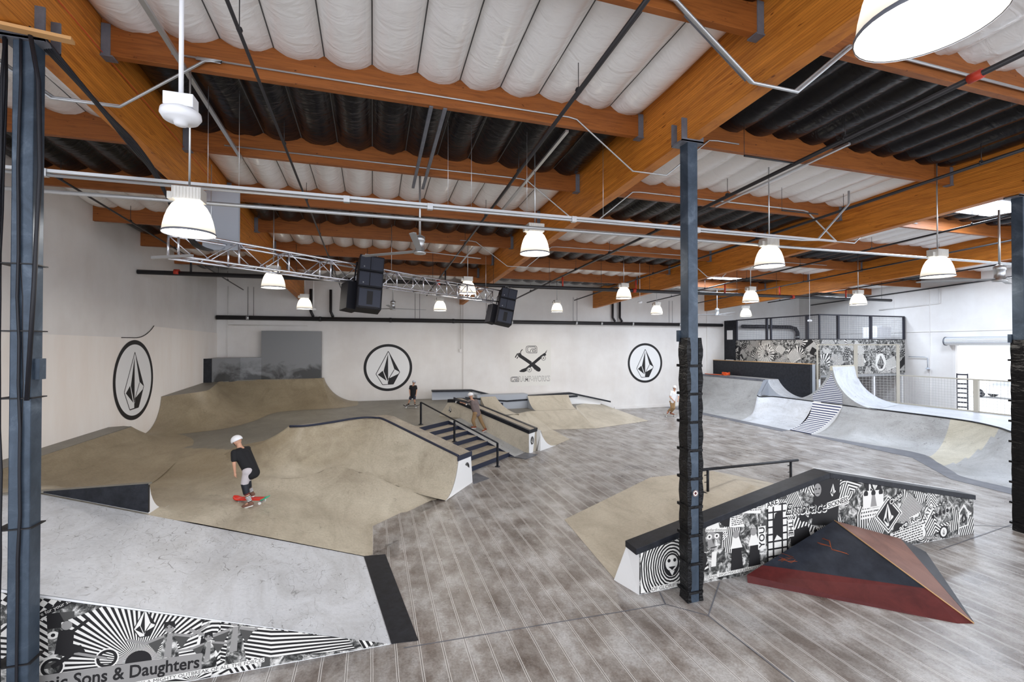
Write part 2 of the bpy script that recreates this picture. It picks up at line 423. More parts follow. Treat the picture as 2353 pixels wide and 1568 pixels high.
# plainer foreground slab with its joints
sl = MB()
sl.prism([(.25,6.24,.0), (4.33,6.06,.0), (4.75,5.62,0), (4.6,3.3,0), (3.2,-3,0), (-6,-3,0), (-6,6.24,0)], (0,0,.004))
struct(sl.build('trim_1', 'floor'))
jt = MB()
def joint(a, b, w_=.018):
    d = Vector((b[0]-a[0], b[1]-a[1], 0)); n_ = Vector((-d.y, d.x, 0)).normalized()*w_/2; a = Vector((*a, .006)); b = Vector((*b, .006))
    jt.poly([a-n_, b-n_, b+n_, a+n_])
for a, b in (((.4,6.2), (4.33,6.06)), ((4.33,6.06), (4.75,5.62)), ((4.75,5.62), (5.6,6.35)), ((4.33,6.06), (4.45,6.38)), ((4.75,5.62), (4.9,0)), ((10.6,6.1), (14.5,6.6)), ((11.9,7.1), (13.6,6.35))): joint(a, b)
struct(jt.build('trim_2', 'strip'))
wb = MB().box(((XL+XR)/2, YB+.1, 3.74), (XR-XL+.4, .2, 7.48))
for x in (5.0, 21.6): wb.box((x, YB-.03, 3.6), (.22, .06, 7.2))
struct(wb.build('wall_back', 'wall'))
struct(MB().prism([(XL-.2, 2, 0), (XL-.2, YB+.2, 0), (XL-.2, YB+.2, SOF(YB)+1.2), (XL-.2, 2, SOF(2)+1.2)], (.2, 0, 0)).build('wall_left', 'wall'))
wr = MB().prism([(XR, 16.2, 0), (XR, YB+.2, 0), (XR, YB+.2, SOF(YB)+1.2), (XR, 16.2, SOF(16.2)+1.2)], (.2, 0, 0)).prism([(XR, 12.2, 4), (XR, 16.2, 4), (XR, 16.2, SOF(16.2)+1.2), (XR, 12.2, SOF(12.2)+1.2)], (.2, 0, 0)).prism([(XR, 12.2, 6.6), (XR, -2, 6.6), (XR, -2, SOF(-2)+1.2), (XR, 12.2, SOF(12.2)+1.2)], (.2, 0, 0)).box((XR-.02, 16.27, 2), (.08, .14, 4.0)).box((XR-.02, 18.6, 4.76), (.03, 13, .02))
for y in (17.4, 19.2, 21.9): wr.box((XR-.01, y, 3.6), (.03, .03, 7.2))
struct(wr.build('wall_right', 'wall'))
# ply lining of the left wall, top edge steps up in a curve
pts = [(4, 0), (25.45, 0), (25.45, 4.6), (18.72, 4.66)]
for k in range(9): a = k/8*math.pi/2; pts.append((17.3+1.42*math.cos(a*1.0), 4.66-.44*math.sin(a))) if False else pts.append((18.72-1.35*(k+1)/9, 4.24+.42*(1-(k+1)/9)**2.2))
pts += [(4, 4.30)]
lin = MB().prism([(XL+.0, y, z) for y, z in pts], (.03, 0, 0)).build('ply_lining', 'panel_wall')
tag(lin, 'pale painted ply lining on the left wall with a curved step in its top edge', 'wall panel')
cv = MB(); P_ = [(XL+.035, 18.74, 4.68)]+[(XL+.035, y, z) for y, z in pts[4:13]]+[(XL+.035, 16.6, 4.235)]
cv.tube(P_, .013, 5); cv.build('edge_line', 'ink', lin)
# dark soot-like wear band removed: baseboards of the rear wall
struct(MB().box((19, YB-.03, .07), (9, .05, .14)).build('baseboard_back', 'wall'))
# roof deck
rd = MB(); y0, y1 = -4, YB+.2
rd.prism([(XL-.2, y0, SOF(y0)+1.17), (XL-.2, y1, SOF(y1)+1.17), (XL-.2, y1, SOF(y1)+1.3), (XL-.2, y0, SOF(y0)+1.3)], (XR-XL+.4, 0, 0))
struct(rd.build('ceiling', 'greypaint'))

BX = [-3.5, 4.8, 13.15, 21.45]
beam_lab = ['orange glulam roof beam resting on the blue column at far left', 'orange glulam roof beam carried by the padded column in the middle of the picture',
            'orange glulam roof beam carried by the padded column at the right edge', 'orange glulam roof beam nearest the right wall, ending above the small lamp near the cage']
for x, lab in zip(BX, beam_lab):
    b = MB(); ya, yb = -4, YB
    b.prism([(x-.115, ya, SOF(ya)), (x-.115, yb, SOF(yb)), (x-.115, yb, SOF(yb)+1.14), (x-.115, ya, SOF(ya)+1.14)], (.23, 0, 0))
    tag(b.build('roof_beam', 'glulam', bevel=.006), lab, 'beam')
YK = [1.9+2.66*k for k in range(-2, 9)]           # purlin lines
edges = [XL, -3.5, 4.8, 13.15, 21.45, XR]
bay_lab = ['beside the left wall', 'left of the middle column', 'right of the middle column', 'beyond the right edge column', 'beside the right wall']
order = ['nearest the camera', 'second from the camera', 'third from the camera', 'fourth from the camera', 'fifth from the camera', 'sixth from the camera', 'seventh from the camera', 'eighth from the camera', 'ninth from the camera']
for bi in range(5):
    xa, xb = edges[bi], edges[bi+1]; xa += .12 if bi else 0; xb -= .12 if bi < 4 else 0
    k0 = 0
    for yk in YK[:-1]:
        if yk < 1 or (bi >= 3 and yk < 4): continue
        z = SOF(yk)
        P = thing('timber_purlin', ((xa+xb)/2, yk, z+.6), '', 'purlin', 'timber purlins in the bay '+bay_lab[bi])
        P['label'] = 'red brown timber purlin in the bay %s, %s' % (bay_lab[bi], order[k0]); k0 += 1
        MB().box(((xa+xb)/2, yk, z+.86), (xb-xa, .10, .52)).build('joist', 'purlin', P, bevel=.004)
        for xe, s in ((xa, 1), (xb, -1)):
            if (xe == XL) or (xe == XR): continue
            MB().box((xe+s*.05, yk, z+.80), (.10, .125, .42)).box((xe+s*.06, yk, z+.587), (.14, .15, .02)).build('hanger', 'strip', P)
# insulation blankets, one padded sheet per bay and purlin gap
for bi in range(5):
    xa, xb = edges[bi]+(.12 if bi else 0), edges[bi+1]-(.12 if bi < 4 else 0)
    nb = max(4, round((xb-xa)/.655)); kk = 0
    for k in range(len(YK)-1):
        ya, yb = YK[k]+.05, YK[k+1]-.05
        if yb > YB: yb = YB-.02
        if ya > YB-.3: continue
        if yb < -1 or (bi >= 3 and yb < 4): continue
        white = (bi+(k-2)) % 2 == 0
        rnd = random.Random(bi*50+k); mb = MB(); nx, ny = nb*8, 12
        sag = [rnd.uniform(.16, .215) for _ in range(nb)]; vs = []
        for j in range(ny+1):
            v_ = j/ny; y = ya+(yb-ya)*v_
            e = 1-abs(2*v_-1)**7
            for i in range(nx+1):
                u_ = i/nx; q = u_*nb; cell = min(int(q), nb-1); f = q-cell
                prof = max(0, 1-abs(2*f-1)**2.3)
                wr_ = noise.noise(Vector((u_*nb*1.3, v_*3.5, bi*7+k*3.1)))*.030+noise.noise(Vector((u_*nb*4.2, v_*8, bi*3+k)))*.010*(1+2.5*(1-e))
                z = SOF(y)+1.10-sag[cell]*prof*(.62+.38*e)-.02+wr_*prof
                vs.append((xa+(xb-xa)*u_+.012*noise.noise(Vector((y*2, i, 3))), y+(.0), z))
        fs = [(j*(nx+1)+i, (j+1)*(nx+1)+i, (j+1)*(nx+1)+i+1, j*(nx+1)+i+1) for j in range(ny) for i in range(nx)]
        mb.add(vs, fs, 0, True)
        for c_ in range(1, nb):
            x = xa+(xb-xa)*c_/nb
            mb.poly([(x-.009, ya, SOF(ya)+1.068), (x-.009, yb, SOF(yb)+1.068), (x+.009, yb, SOF(yb)+1.068), (x+.009, ya, SOF(ya)+1.068)], 1)
        o = mb.build('insulation_blanket', ['ins_white' if white else 'ins_black', 'seam'])
        lab = '%s foil insulation in the bay %s, %s' % ('white' if white else 'black', bay_lab[bi], order[min(kk, 8)]); kk += 1
        tag(o, lab, 'insulation', 'roof insulation in the bay '+bay_lab[bi])

# ---------------------------------------------------------------- columns
def column(x, y, lab, padded, cables=False, padtop=2.35, padw=.36):
    C_ = thing('steel_column', (x, y, 0), lab, 'column')
    top = SOF(y)
    MB().box((x, y-.03 if padded else y, top/2), (.18, .20 if padded else .18, top)).build('shaft', 'steelblue', C_, bevel=.012)
    MB().box((x, y-.125, top+.14), (.40, .02, .36)).box((x, y+.125, top+.14), (.40, .02, .36)).box((x, y, top-.03), (.40, .27, .03)).build('cap_bracket', 'greypaint' if False else 'strip', C_)
    if padded:
        rnd = random.Random(int(x)); mb = MB(); n = 28; zt = 2.37+1.75
        # wrapped pad on two sides leaving a strip of the shaft visible toward the camera
        for sx_ in (-1, 1):
            pts = []; w0 = .105 if sx_ < 0 else .03; ring = []
            xs0 = x+(-.022 if sx_ < 0 else .095); nz = 44
            for k in range(nz+1):
                z = .01+(zt-.01)*k/nz
                b = .010*math.sin((z-.16)/.44*2*math.pi-math.pi/2)+.008*noise.noise(Vector((z*4, x, sx_)))
                xo = x-.122-b if sx_ < 0 else x+.160+b
                ring.append([(xs0, y-.128, z), (xo, y-.135-.3*b, z), (xo+(.02 if sx_ < 0 else 0), y+.095, z), (xs0, y+.095, z)])
            vs = [p for r in ring for p in r]
            fs = [(k*4+a, k*4+(a+1) % 4, (k+1)*4+(a+1) % 4, (k+1)*4+a) for k in range(nz) for a in range(4)]+[(0, 3, 2, 1), (nz*4, nz*4+1, nz*4+2, nz*4+3)]
            MB().add(vs, fs, 0, False).build('wrapped_pad', 'wrap', C_)
        zz = .16
        while zz < zt:
            MB().box((x+.019, y-.005, zz), (.268, .281, .042)).build('strap', 'wrap', C_); zz += .44
        MB().box((x-.07, y+.1, zt+.03), (.1, .06, .18)).build('junction_plate', 'steelblue', C_)
    if cables:
        for k in range(7):
            rnd = random.Random(k); xo = x-.15-.014*k if k < 5 else x+.0; yo = y-.11+.02*(k % 3)
            pth = [(xo+rnd.uniform(-.012, .012)+.02*math.sin(z*.9+k), yo-.01*(k % 2), z) for z in [i*.45 for i in range(17)]]
            pth = [p for p in pth if p[2] < top+.1]; MB().tube(pth, .013, 6).build('cable', 'cable', C_)
        for z in (.7, 2.1, 3.45, 4.15, 4.85): MB().box((x-.045, y, z), (.33, .22, .012)).build('wire_tie', 'ink', C_)
        MB().box((x+.11, y, 3.75), (.06, .1, .22)).build('junction_plate', 'steelblue', C_)
        MB().box((x+.0, y-.26, top-.02), (.95, .10, .035), rz=.15).build('plank', 'softwood', C_)
        for k, (dx, dy) in enumerate(((-.42, -.1), (-.36, -.05), (.18, -.08))):
            MB().tube([(x+dx*.6, y-.2, top+.05), (x+dx, y-.18, top-.5), (x+dx*1.05, y-.16, top-1.4), (x+dx*.8, y-.15, top-2.6), (x+dx*.45, y-.13, top-3.8)], .02, 7).build('cable', 'cable', C_)
    return C_
column(-3.5, 6.1, 'blue grey steel column at far left with black cables running down it', False, True)
c2 = column(4.79, 6.1, 'blue steel column in the middle wrapped in strapped black padding', True)
st = Face2D((4.845, 6.0085-.0, 0), (1,0,0), (0,0,1), None); st.o = Vector((4.86, 5.978, 0))
column(13.35, 6.2, 'dark steel column with black padding at the right edge of the picture', True)
s_ = Face2D((4.80, 5.95, 1.70), (1,0,0), (0,0,1), None); s_.disc(.0, 0, .05, 1); s_.ring(0, 0, .038, .048, 0); s_.disc(0, 0, .022, 0)
k_ = s_.mb.build('round_sticker', ['redband', 'paper']); 
k_.parent = c2; k_.location = -c2.location

# ---------------------------------------------------------------- pipes and conduits
def pipe(name, path, r, m, lab, cat='pipe', group=None, n=8, extras=None):
    if extras:
        T_ = thing(name, path[0], lab, cat, group); MB().tube(path, r, n).build('tube', m, T_)
        for nm, mb, mm in extras: mb.build(nm, mm, T_)
        return T_
    return tag(MB().tube(path, r, n).build(name, m), lab, cat, group)
ex = []
for x in [-5+2.4*k for k in range(14)]:
    ex.append(('hanger_rod', MB().tube([(x, 17.6, 6.4), (x, 17.6, SOF(17.6)+.9)], .008, 5), 'pipe'))
for x in (-6.2, 2.4, 11.0, 20.0, 24.5): ex.append(('red_coupling', MB().tube([(x-.07, 17.6, 6.42), (x+.07, 17.6, 6.42)], .10, 10), 'red'))
pipe('sprinkler_main', [(XL+.02, 17.6, 6.38), (26.9, 17.6, 6.44)], .075, 'pipe', 'thick dark sprinkler main crossing the hall below the beams behind the truss', extras=ex, n=12)
# branch lines along the roof slope
BR = [(-1.42, -1, 24.2, .022, 'first dark sprinkler branch line right of the far left beam'), (2.68, -1, 24.0, .03, 'black sprinkler branch line passing above the centre lamp toward the rear wall'),
      (7.6, -1, 24.0, .04, 'black sprinkler branch line with a red coupling at the upper right'), (11.1, 1, 24.0, .035, 'black sprinkler branch line just left of the right column beam'),
      (15.9, 3, 24.0, .03, 'dark sprinkler branch line right of the right column beam'), (19.2, 5, 23.5, .03, 'dark sprinkler branch line just left of the last roof beam'),
      (23.6, 8, 22.5, .03, 'dark sprinkler branch line over the wire cage'), (-5.8, 3, 24.0, .022, 'thin dark branch line in the bay beside the left wall')]
for x, ya, yb, r, lab in BR:
    ex = []
    y = 3.0
    while y < yb:
        if y > ya: ex.append(('hanger', MB().tube([(x, y, SOF(y)+.24), (x, y, SOF(y)+.62)], .006, 5).tube([(x+.001, y-.012, SOF(y)+.24), (x+.001, y+.012, SOF(y)+.24)], r*1.5, 8), 'pipe'))
        y += 2.66
    if x in (7.6, 11.1): ex.append(('branch_arm', MB().tube([(x, 6.6 if x < 8 else 9, SOF(6.6)+.22), (x-1.2, 6.6 if x < 8 else 9, SOF(6.6)+.22)], .018, 6).tube([(x-1.2, 6.6 if x < 8 else 9, SOF(6.6)+.22), (x-1.2, 6.6 if x < 8 else 9, SOF(6.6)+.8)], .005, 5), 'pipe'))
    if x == 7.6: ex.append(('red_coupling', MB().tube([(x, 3.85, SOF(3.85)+.22), (x, 4.0, SOF(4)+.22)], .062, 10), 'red'))
    if 17 > 0: ex.append(('riser', MB().tube([(x, 17.6, 6.42), (x, 17.6, SOF(17.6)+.22)], .035, 8), 'red' if x > 4 else 'pipe'))
    pipe('sprinkler_branch', [(x, ya, SOF(ya)+.22), (x, yb, SOF(yb)+.22)], r, 'pipe', lab, extras=ex)
# lighting rails
pipe('lighting_rail', [(-7.25, 8.2, 6.20), (-2.56, 8.2, 6.23), (29, 8.2, 6.36)], .032, 'conduit', 'grey lighting rail running across the hall just above the front row of lamps', 'conduit')
ex = [('strut_channel', MB().box((1.2, 7.6, 6.33), (17.4, .042, .042)), 'galv')]
for x in (-4.2, -.4, .9, 3.5, 6.2): ex.append(('clamp', MB().box((x, 7.6, 6.30), (.09, .08, .10)), 'galv'))
for x in (-2.3, -1.9, 1.2, 1.6, 2.6, 4.1): ex.append(('hanger_wire', MB().tube([(x, 7.6, 6.33), (x, 7.6, SOF(7.6)+.62)], .004, 4), 'galv'))
pipe('conduit_run', [(-7.25, 7.6, 6.27), (8.9, 7.6, 6.29), (9.35, 7.6, 6.32), (10.3, 7.6, 7.2), (10.3, 7.6, 7.5)], .022, 'conduit', 'bundled grey conduit with a strut channel running above the lighting rail', 'conduit', extras=ex)
pipe('painted_conduit', [(29.55, 20, 6.15), (29.55, 16.9, 6.3), (29.55, 16.9, 7.1)], .03, 'wall', 'white painted conduit bending up the right wall', 'conduit')
pipe('rear_top_pipe', [(29.52, 24.5, SOF(24)+.45), (29.52, 12.3, SOF(12.3)+.45)], .035, 'pipe', 'black pipe along the top of the right wall', 'pipe')
# conduits on the purlin faces that dip under the beams
def beam_conduit(bx, yk, lab, r=.016, two=False, left=7.0, right=6.5):
    z = SOF(yk)+.74; s = SOF(yk)-.05
    y = yk-.075
    pth = [(bx-left, y, z), (bx-1.6, y, z), (bx-1.45, y, z-.02), (bx-.35, y, s), (bx+.35, y, s), (bx+1.3, y, z-.02), (bx+1.5, y, z), (bx+right, y, z)]
    if two:
        T_ = thing('beam_conduit', pth[0], lab, 'conduit'); MB().tube(pth, r, 7).build('tube', 'conduit', T_)
        MB().tube([(p[0], p[1]-.045, p[2]-.035) for p in pth], r, 7).build('tube', 'conduit', T_)
        MB().box(((pth[2][0]+pth[3][0])/2, y+.02, (pth[2][2]+pth[3][2])/2), (1.25, .05, .012), ry=math.atan2(pth[2][2]-pth[3][2], pth[3][0]-pth[2][0])).build('flat_brace', 'strip', T_)
    else:
        pipe('beam_conduit', pth, r, 'conduit', lab, 'conduit')
beam_conduit(4.8, YK[3]+0, 'pair of bright conduits dipping under the middle beam at the top right', .02, True, 2.6, 7.5)
beam_conduit(4.8, YK[4], 'thin bright conduit along the front purlin dipping under the middle column beam', .013, False, 7.4, 2)
beam_conduit(4.8, YK[5], 'conduit along the second dark panel dipping under the middle beam', .015, False, 7.5, 6.8)
beam_conduit(4.8, YK[7], 'thin conduit dipping under the middle beam beyond the centre lamp', .013, False, 2, 6)
beam_conduit(13.15, YK[5], 'grey conduit dipping under the right column beam', .02, False, 5.0, 3)
beam_conduit(13.15, YK[7], 'thin conduit dipping under the right column beam further back', .016, False, 2.5, 6)
beam_conduit(-3.5, YK[4], 'conduit bent under the far left beam beside the hanging detector', .018, True, 2.5, 1.2)
MB_ = MB().tube([(4.98, -2, SOF(-2)+.18), (4.98, 25, SOF(25)+.18)], .022, 7); tag(MB_.build('beam_side_conduit', 'conduit'), 'long conduit fixed along the right side of the middle column beam', 'conduit')
MB_ = MB().tube([(-3.36, -2, SOF(-2)+.62), (-3.36, 25, SOF(25)+.62)], .005, 5); tag(MB_.build('red_wire', 'red'), 'thin red wire strung along the face of the far left beam', 'wire')
# cable bundle swagging from the left column to the truss
cb = thing('cable_bundle', (-3.4, 6.3, 7.0), 'black cable bundle drooping from the left column toward the truss end', 'cable')
for k in range(4):
    o_ = .03*k
    MB().tube(densify([(-3.42+o_, 6.0, 7.25), (-3.25+o_, 6.7, 6.98-o_), (-3.15+o_, 7.3, 6.72), (-3.1+o_, 7.9, 6.55-o_), (-3.0, 8.5, 6.1-o_), (-2.98+o_, 9.1, 5.75), (-3.0+o_, 9.9, 5.80)], 6), .02, 6).build('cable', 'cable', cb)

# ---------------------------------------------------------------- high bay lamps
def make_lamp():
    L_ = thing('high_bay_lamp', (0,0,0), 'x', 'lamp', 'glowing high bay lamps under the roof')
    b = MB().box((0,0,.53), (.34,.24,.17))
    for k in range(9): b.box((-.15+.0375*k, -.123, .53), (.008, .012, .15))
    b.box((-.205, 0, .5), (.08, .12, .10)); b.build('ballast_box', 'ballast', L_, bevel=.008)
    prof = [(.105, .44), (.16, .42), (.205, .37), (.245, .29), (.275, .20), (.297, .10), (.31, 0)]
    d = MB().lathe((0,0,0), prof, 32); d.build('dome', 'glow', L_)
    MB().lathe((0,0,0), [(.313, -.008), (.316, .0), (.316, .014), (.311, .02)], 32).build('rim', 'strip', L_)
    MB().disc((0,0,.012), .30, 32).build('lamp_mouth', 'glowin', L_)
    return L_
lamps = [(-2.41, 7.24, 5.53, 'glowing bell lamp hanging in front of the near end of the truss'), (3.24, 8.96, 5.92, 'glowing bell lamp hanging before the centre beam, left of the middle column'),
 (8.57, 8.13, 5.79, 'glowing bell lamp just right of the middle column'), (12.41, 7.13, 5.58, 'glowing bell lamp left of the right edge column'),
 (-2.66, 14.1, 5.61, 'glowing bell lamp under the near part of the truss'), (3.31, 16.36, 5.89, 'glowing bell lamp in front of the far end of the truss'),
 (9.76, 16.37, 5.91, 'glowing bell lamp above the right round wall emblem'), (14.7, 14.86, 5.77, 'glowing bell lamp above the black doorway of the cage'),
 (19.44, 13.98, 5.70, 'glowing bell lamp hanging above the wire cage'), (-2.74, 20.77, 5.53, 'small glowing lamp above the tall grey block at the rear'),
 (3.05, 21.66, 5.65, 'small glowing lamp between the two speaker stacks'), (9.29, 22.26, 5.77, 'small glowing lamp above the poster on the rear wall'),
 (14.32, 20.72, 5.65, 'small glowing lamp left of the middle column near the rear wall'), (20.33, 20.9, 5.64, 'smallest glowing lamp, low beside the last beam end'),
 (2.79, 1.64, 5.69, 'huge close glowing lamp cut off by the top right of the picture'), (-2.6, -1.2, 5.6, 'glowing bell lamp behind the camera on the left'), (9.0, -.6, 5.6, 'glowing bell lamp behind the camera on the right')]
proto = make_lamp()
for i, (x, y, z, lab) in enumerate(lamps):
    o = dup(proto, (x, y, z), None, lab)
    MB().tube([(x, y, z+.61), (x, y, SOF(y)+1.165)], .014, 8).build('stem', 'galv', o)
    ld = bpy.data.lights.new('lamp_light', 'AREA'); ld.shape = 'DISK'; ld.size = .55; ld.energy = LAMP_W; ld.color = (1, .94, .86)
    lo = bpy.data.objects.new('lamp_light', ld); COL.objects.link(lo); lo.parent = o; lo.location = (0, 0, -.02)
for ch_ in list(proto.children): bpy.data.objects.remove(ch_)
bpy.data.objects.remove(proto)
# ---------------------------------------------------------------- fans
def make_fan():
    F_ = thing('ceiling_fan', (0,0,0), 'x', 'fan', 'industrial ceiling fans')
    MB().tube([(0,0,.2), (0,0,1.55)], .024, 8).build('down_rod', 'galv', F_)
    MB().lathe((0,0,0), [(.0,-.20), (.13,-.19), (.14,-.15), (.10,-.13), (.10,.08), (.115,.09), (.115,.18), (.05,.22), (.0,.22)], 20).build('motor', 'galv', F_)
    for k in range(3):
        a = k*2*math.pi/3+.35; ca, sa = math.cos(a), math.sin(a)
        pr = [(.1, -.055, .0), (1.55, -.075, .02), (1.6, .0, .03), (1.55, .055, .035), (.1, .055, .025)]
        MB().prism([(x*ca-y*sa, x*sa+y*ca, z-.15) for x, y, z in pr], (0,0,.012)).build('blade', 'greypaint', F_)
    return F_
f0 = make_fan()
for i, (p, lab) in enumerate([((.98, 10.13, 6.2), 'steel ceiling fan on a long rod above the near speaker stack'), ((.84, 20.64, 5.75), 'steel ceiling fan hanging near the rear wall'),
    ((14.48, 7.06, 5.73), 'steel ceiling fan beside the right edge column'), ((18.08, 20.6, 5.83), 'small distant ceiling fan right of the middle column')]):
    o = f0 if i == 0 else dup(f0, p); o.location = p; o['label'] = lab
# hanging detector
dt = thing('hanging_detector', (-1.72, 4.95, 6.1), 'white round detector hanging on a white rod at upper left', 'detector')
MB().tube([(-1.72,4.95,6.32), (-1.72,4.95,8.3)], .021, 8).build('rod', 'whiteplast', dt)
MB().box((-1.72,4.95,6.27), (.24,.15,.12)).build('junction_box', 'whiteplast', dt, bevel=.006)
MB().lathe((-1.72,4.95,6.1), [(0,-.05), (.05,-.045), (.06,-.01), (.14,.0), (.165,.04), (.16,.08), (.10,.11), (0,.115)], 28).build('sensor_dish', 'whiteplast', dt)
for p, lab in (((-2.45, 21.3, 5.55), 'tiny white detector hanging left of the near speaker stack'), ((11.3, 17.6, 5.9), 'tiny white detector hanging right of the lamp above the right emblem'), ((20.4, 17.0, 5.2), 'tiny white detector hanging in front of the cage corner')):
    q = thing('small_detector', p, lab, 'detector', 'small hanging detectors'); x, y, z = p
    MB().tube([(x,y,z), (x,y,SOF(y)+1.165)], .010, 6).build('rod', 'whiteplast', q); MB().lathe(p, [(0,-.05), (.09,-.03), (.1,.03), (.04,.06), (0,.06)], 14).build('sensor_dish', 'whiteplast', q)
# struts with rails running along Y that carry lamps
for x, ya, yb, lab in ((-2.45, 5.4, 9.9, 'steel channel above the near left lamp'), (3.24, 7.3, 11.6, 'steel channel above the centre lamp'), (8.57, 6.3, 9.8, 'steel channel above the lamp right of the middle column'), (3.31, 15.3, 17.8, 'steel channel above the lamp by the far truss end')):
    tag(MB().prism([(x-.03, ya, SOF(ya)+.56), (x-.03, yb, SOF(yb)+.56), (x-.03, yb, SOF(yb)+.60), (x-.03, ya, SOF(ya)+.60)], (.06, 0, 0)).build('steel_channel', 'galv'), lab, 'channel', 'steel channels carrying the lamps')
fb = thing('fan_bracket', (.98, 9.3, 7.5), 'pair of dark flat bars bolted under the purlins above the near fan', 'bracket')
for s in (-.11, .11): MB().prism([(.98+s-.03, 7.2, SOF(7.2)+.58), (.98+s-.03, 10.6, SOF(10.6)+.58), (.98+s-.03, 10.6, SOF(10.6)+.62), (.98+s-.03, 7.2, SOF(7.2)+.62)], (.06,0,0)).build('bar', 'strip', fb)

# ---------------------------------------------------------------- truss and speakers
TA, TB = Vector((-3.45, 9.86, 0)), Vector((4.75, 16.86, 0)); td = (TB-TA).normalized(); tn = Vector((-td.y, td.x, 0)); TL = (TB-TA).length
tr = thing('lighting_truss', TA+Vector((0,0,5.7)), 'long silver box truss hung diagonally across the hall carrying the speakers', 'truss')
z0, z1 = 5.66, 6.10; wT = .44
ch = {}
for i, (o_, z) in enumerate(((0, z0), (0, z1), (wT, z0), (wT, z1))):
    MB().tube([TA+tn*o_+Vector((0,0,z)), TB+tn*o_+Vector((0,0,z))], .025, 8).build('chord', 'alu', tr)
nseg = 20
for side, o_ in (('front', 0), ('rear', wT)):
    mb = MB()
    for k in range(nseg+1):
        p = TA+td*(TL*k/nseg)+tn*o_
        if k % 2 == 0: mb.tube([p+Vector((0,0,z0)), p+Vector((0,0,z1))], .022, 6)
        if k < nseg:
            q = TA+td*(TL*(k+1)/nseg)+tn*o_; a, b = (z0, z1) if k % 2 else (z1, z0)
            mb.tube([p+Vector((0,0,a)), q+Vector((0,0,b))], .012, 6)
    mb.build('lattice', 'alu', tr)
for z in (z0, z1):
    mb = MB()
    for k in range(0, nseg):
        p = TA+td*(TL*k/nseg); q = TA+td*(TL*(k+1)/nseg)
        a, b = (p, q+tn*wT) if k % 2 else (p+tn*wT, q)
        mb.tube([a+Vector((0,0,z)), b+Vector((0,0,z))], .011, 6)
        if k % 2 == 0: mb.tube([p+Vector((0,0,z)), p+tn*wT+Vector((0,0,z))], .018, 6)
    mb.build('lattice', 'alu', tr)
mb = MB()
for k in (.06, .5, .93):
    p = TA+td*(TL*k)+tn*.22
    mb.tube([p+Vector((0,0,z1)), p+Vector((0,0,SOF(p.y)+.6))], .008, 5)
mb.build('suspension_chain', 'galv', tr)
MB().box(TA+Vector((-.1,.0,z0-.02)), (.9,.05,.05), rz=-.5).build('end_clamp', 'galv', tr)
tag(MB().box((-3.05, 10.9, 6.62), (.75, .06, 1.25), rz=R_(-17)).build('grey_board', 'bluegrey'), 'flat blue grey board hanging behind the near left lamp', 'board')
def speaker(cx, cy, ztop, yaw, pitch, lab, scale=1):
    """two mid-high boxes over a bass box, with a second cabinet behind-left"""
    S_ = thing('speaker_stack', (0,0,0), lab, 'speaker', 'hanging black speaker stacks')
    W_, D_ = .60*scale, .52*scale; hs = [.42*scale, .42*scale, .56*scale]; z = 0
    for i, h in enumerate(hs):
        zc = z-h/2
        c_ = MB().box((0,0,zc), (W_, D_, h-.012)).build('cabinet', 'speaker', S_, bevel=.012)
        f_ = MB()
        if i < 2:
            f_.box((.13*scale, -D_/2-.004, zc), (.30*scale, .012, h*.80)); f_.box((-.16*scale, -D_/2-.004, zc), (.24*scale, .012, h*.80))
        else:
            f_.box((0, -D_/2-.004, zc), (W_*.86, .012, h*.80))
        f_.build('grille', 'grille', c_)
        if i < 2:
            h_ = MB().add([(.02*scale,-D_/2-.012,zc-h*.36), (.26*scale,-D_/2-.012,zc-h*.36), (.26*scale,-D_/2-.012,zc+h*.36), (.02*scale,-D_/2-.012,zc+h*.36), (.10*scale,-D_/2+.10,zc-h*.16), (.18*scale,-D_/2+.10,zc-h*.16), (.18*scale,-D_/2+.10,zc+h*.16), (.10*scale,-D_/2+.10,zc+h*.16)], [(0,1,5,4), (1,2,6,5), (2,3,7,6), (3,0,4,7), (4,5,6,7)])
            h_.build('horn', 'ink', c_)
            MB().box((-.18*scale, -D_/2-.012, zc-h*.25), (.03, .004, .03)).build('badge', 'galv', c_)
        else:
            MB().box((0, -D_/2-.012, zc+.0), (.14*scale, .006, h*.62)).build('port', 'ink', c_)
            MB().box((0, -D_/2-.012, zc+h*.43), (.44*scale, .006, .03)).build('handle_slot', 'ink', c_); MB().box((0, -D_/2-.012, zc-h*.43), (.44*scale, .006, .03)).build('handle_slot', 'ink', c_)
        z -= h
    MB().box((-.42*scale, .22*scale, -1.02*scale), (.34*scale, .40*scale, .72*scale), rz=.35).build('side_cabinet', 'speaker', S_, bevel=.012)
    fr = MB()
    for s in (-1, 1): fr.tube([(s*.10-.05, -.05, .0), (s*.10-.05, -.05, .10), (s*.10+.05, -.05, .10), (s*.10+.05, -.05, 0)], .008, 6)
    fr.build('rigging_shackle', 'galv', S_)
    MB().tube([(-.33*scale, .1, -.1), (-.36*scale, .15, -.7*scale), (-.30*scale, .15, -1.2*scale)], .02, 6).build('cable', 'cable', S_)
    S_.location = (cx, cy, ztop); S_.rotation_euler = (R_(pitch[0]), R_(pitch[1]), R_(yaw)); return S_
speaker(-.05, 12.35, 6.24, 8, (-10, 5), 'large black speaker stack hung from the truss, tilted down, nearer one')
speaker(4.98, 16.7, 6.12, -6, (-9, 12), 'black speaker stack at the far end of the truss, tilted sideways')
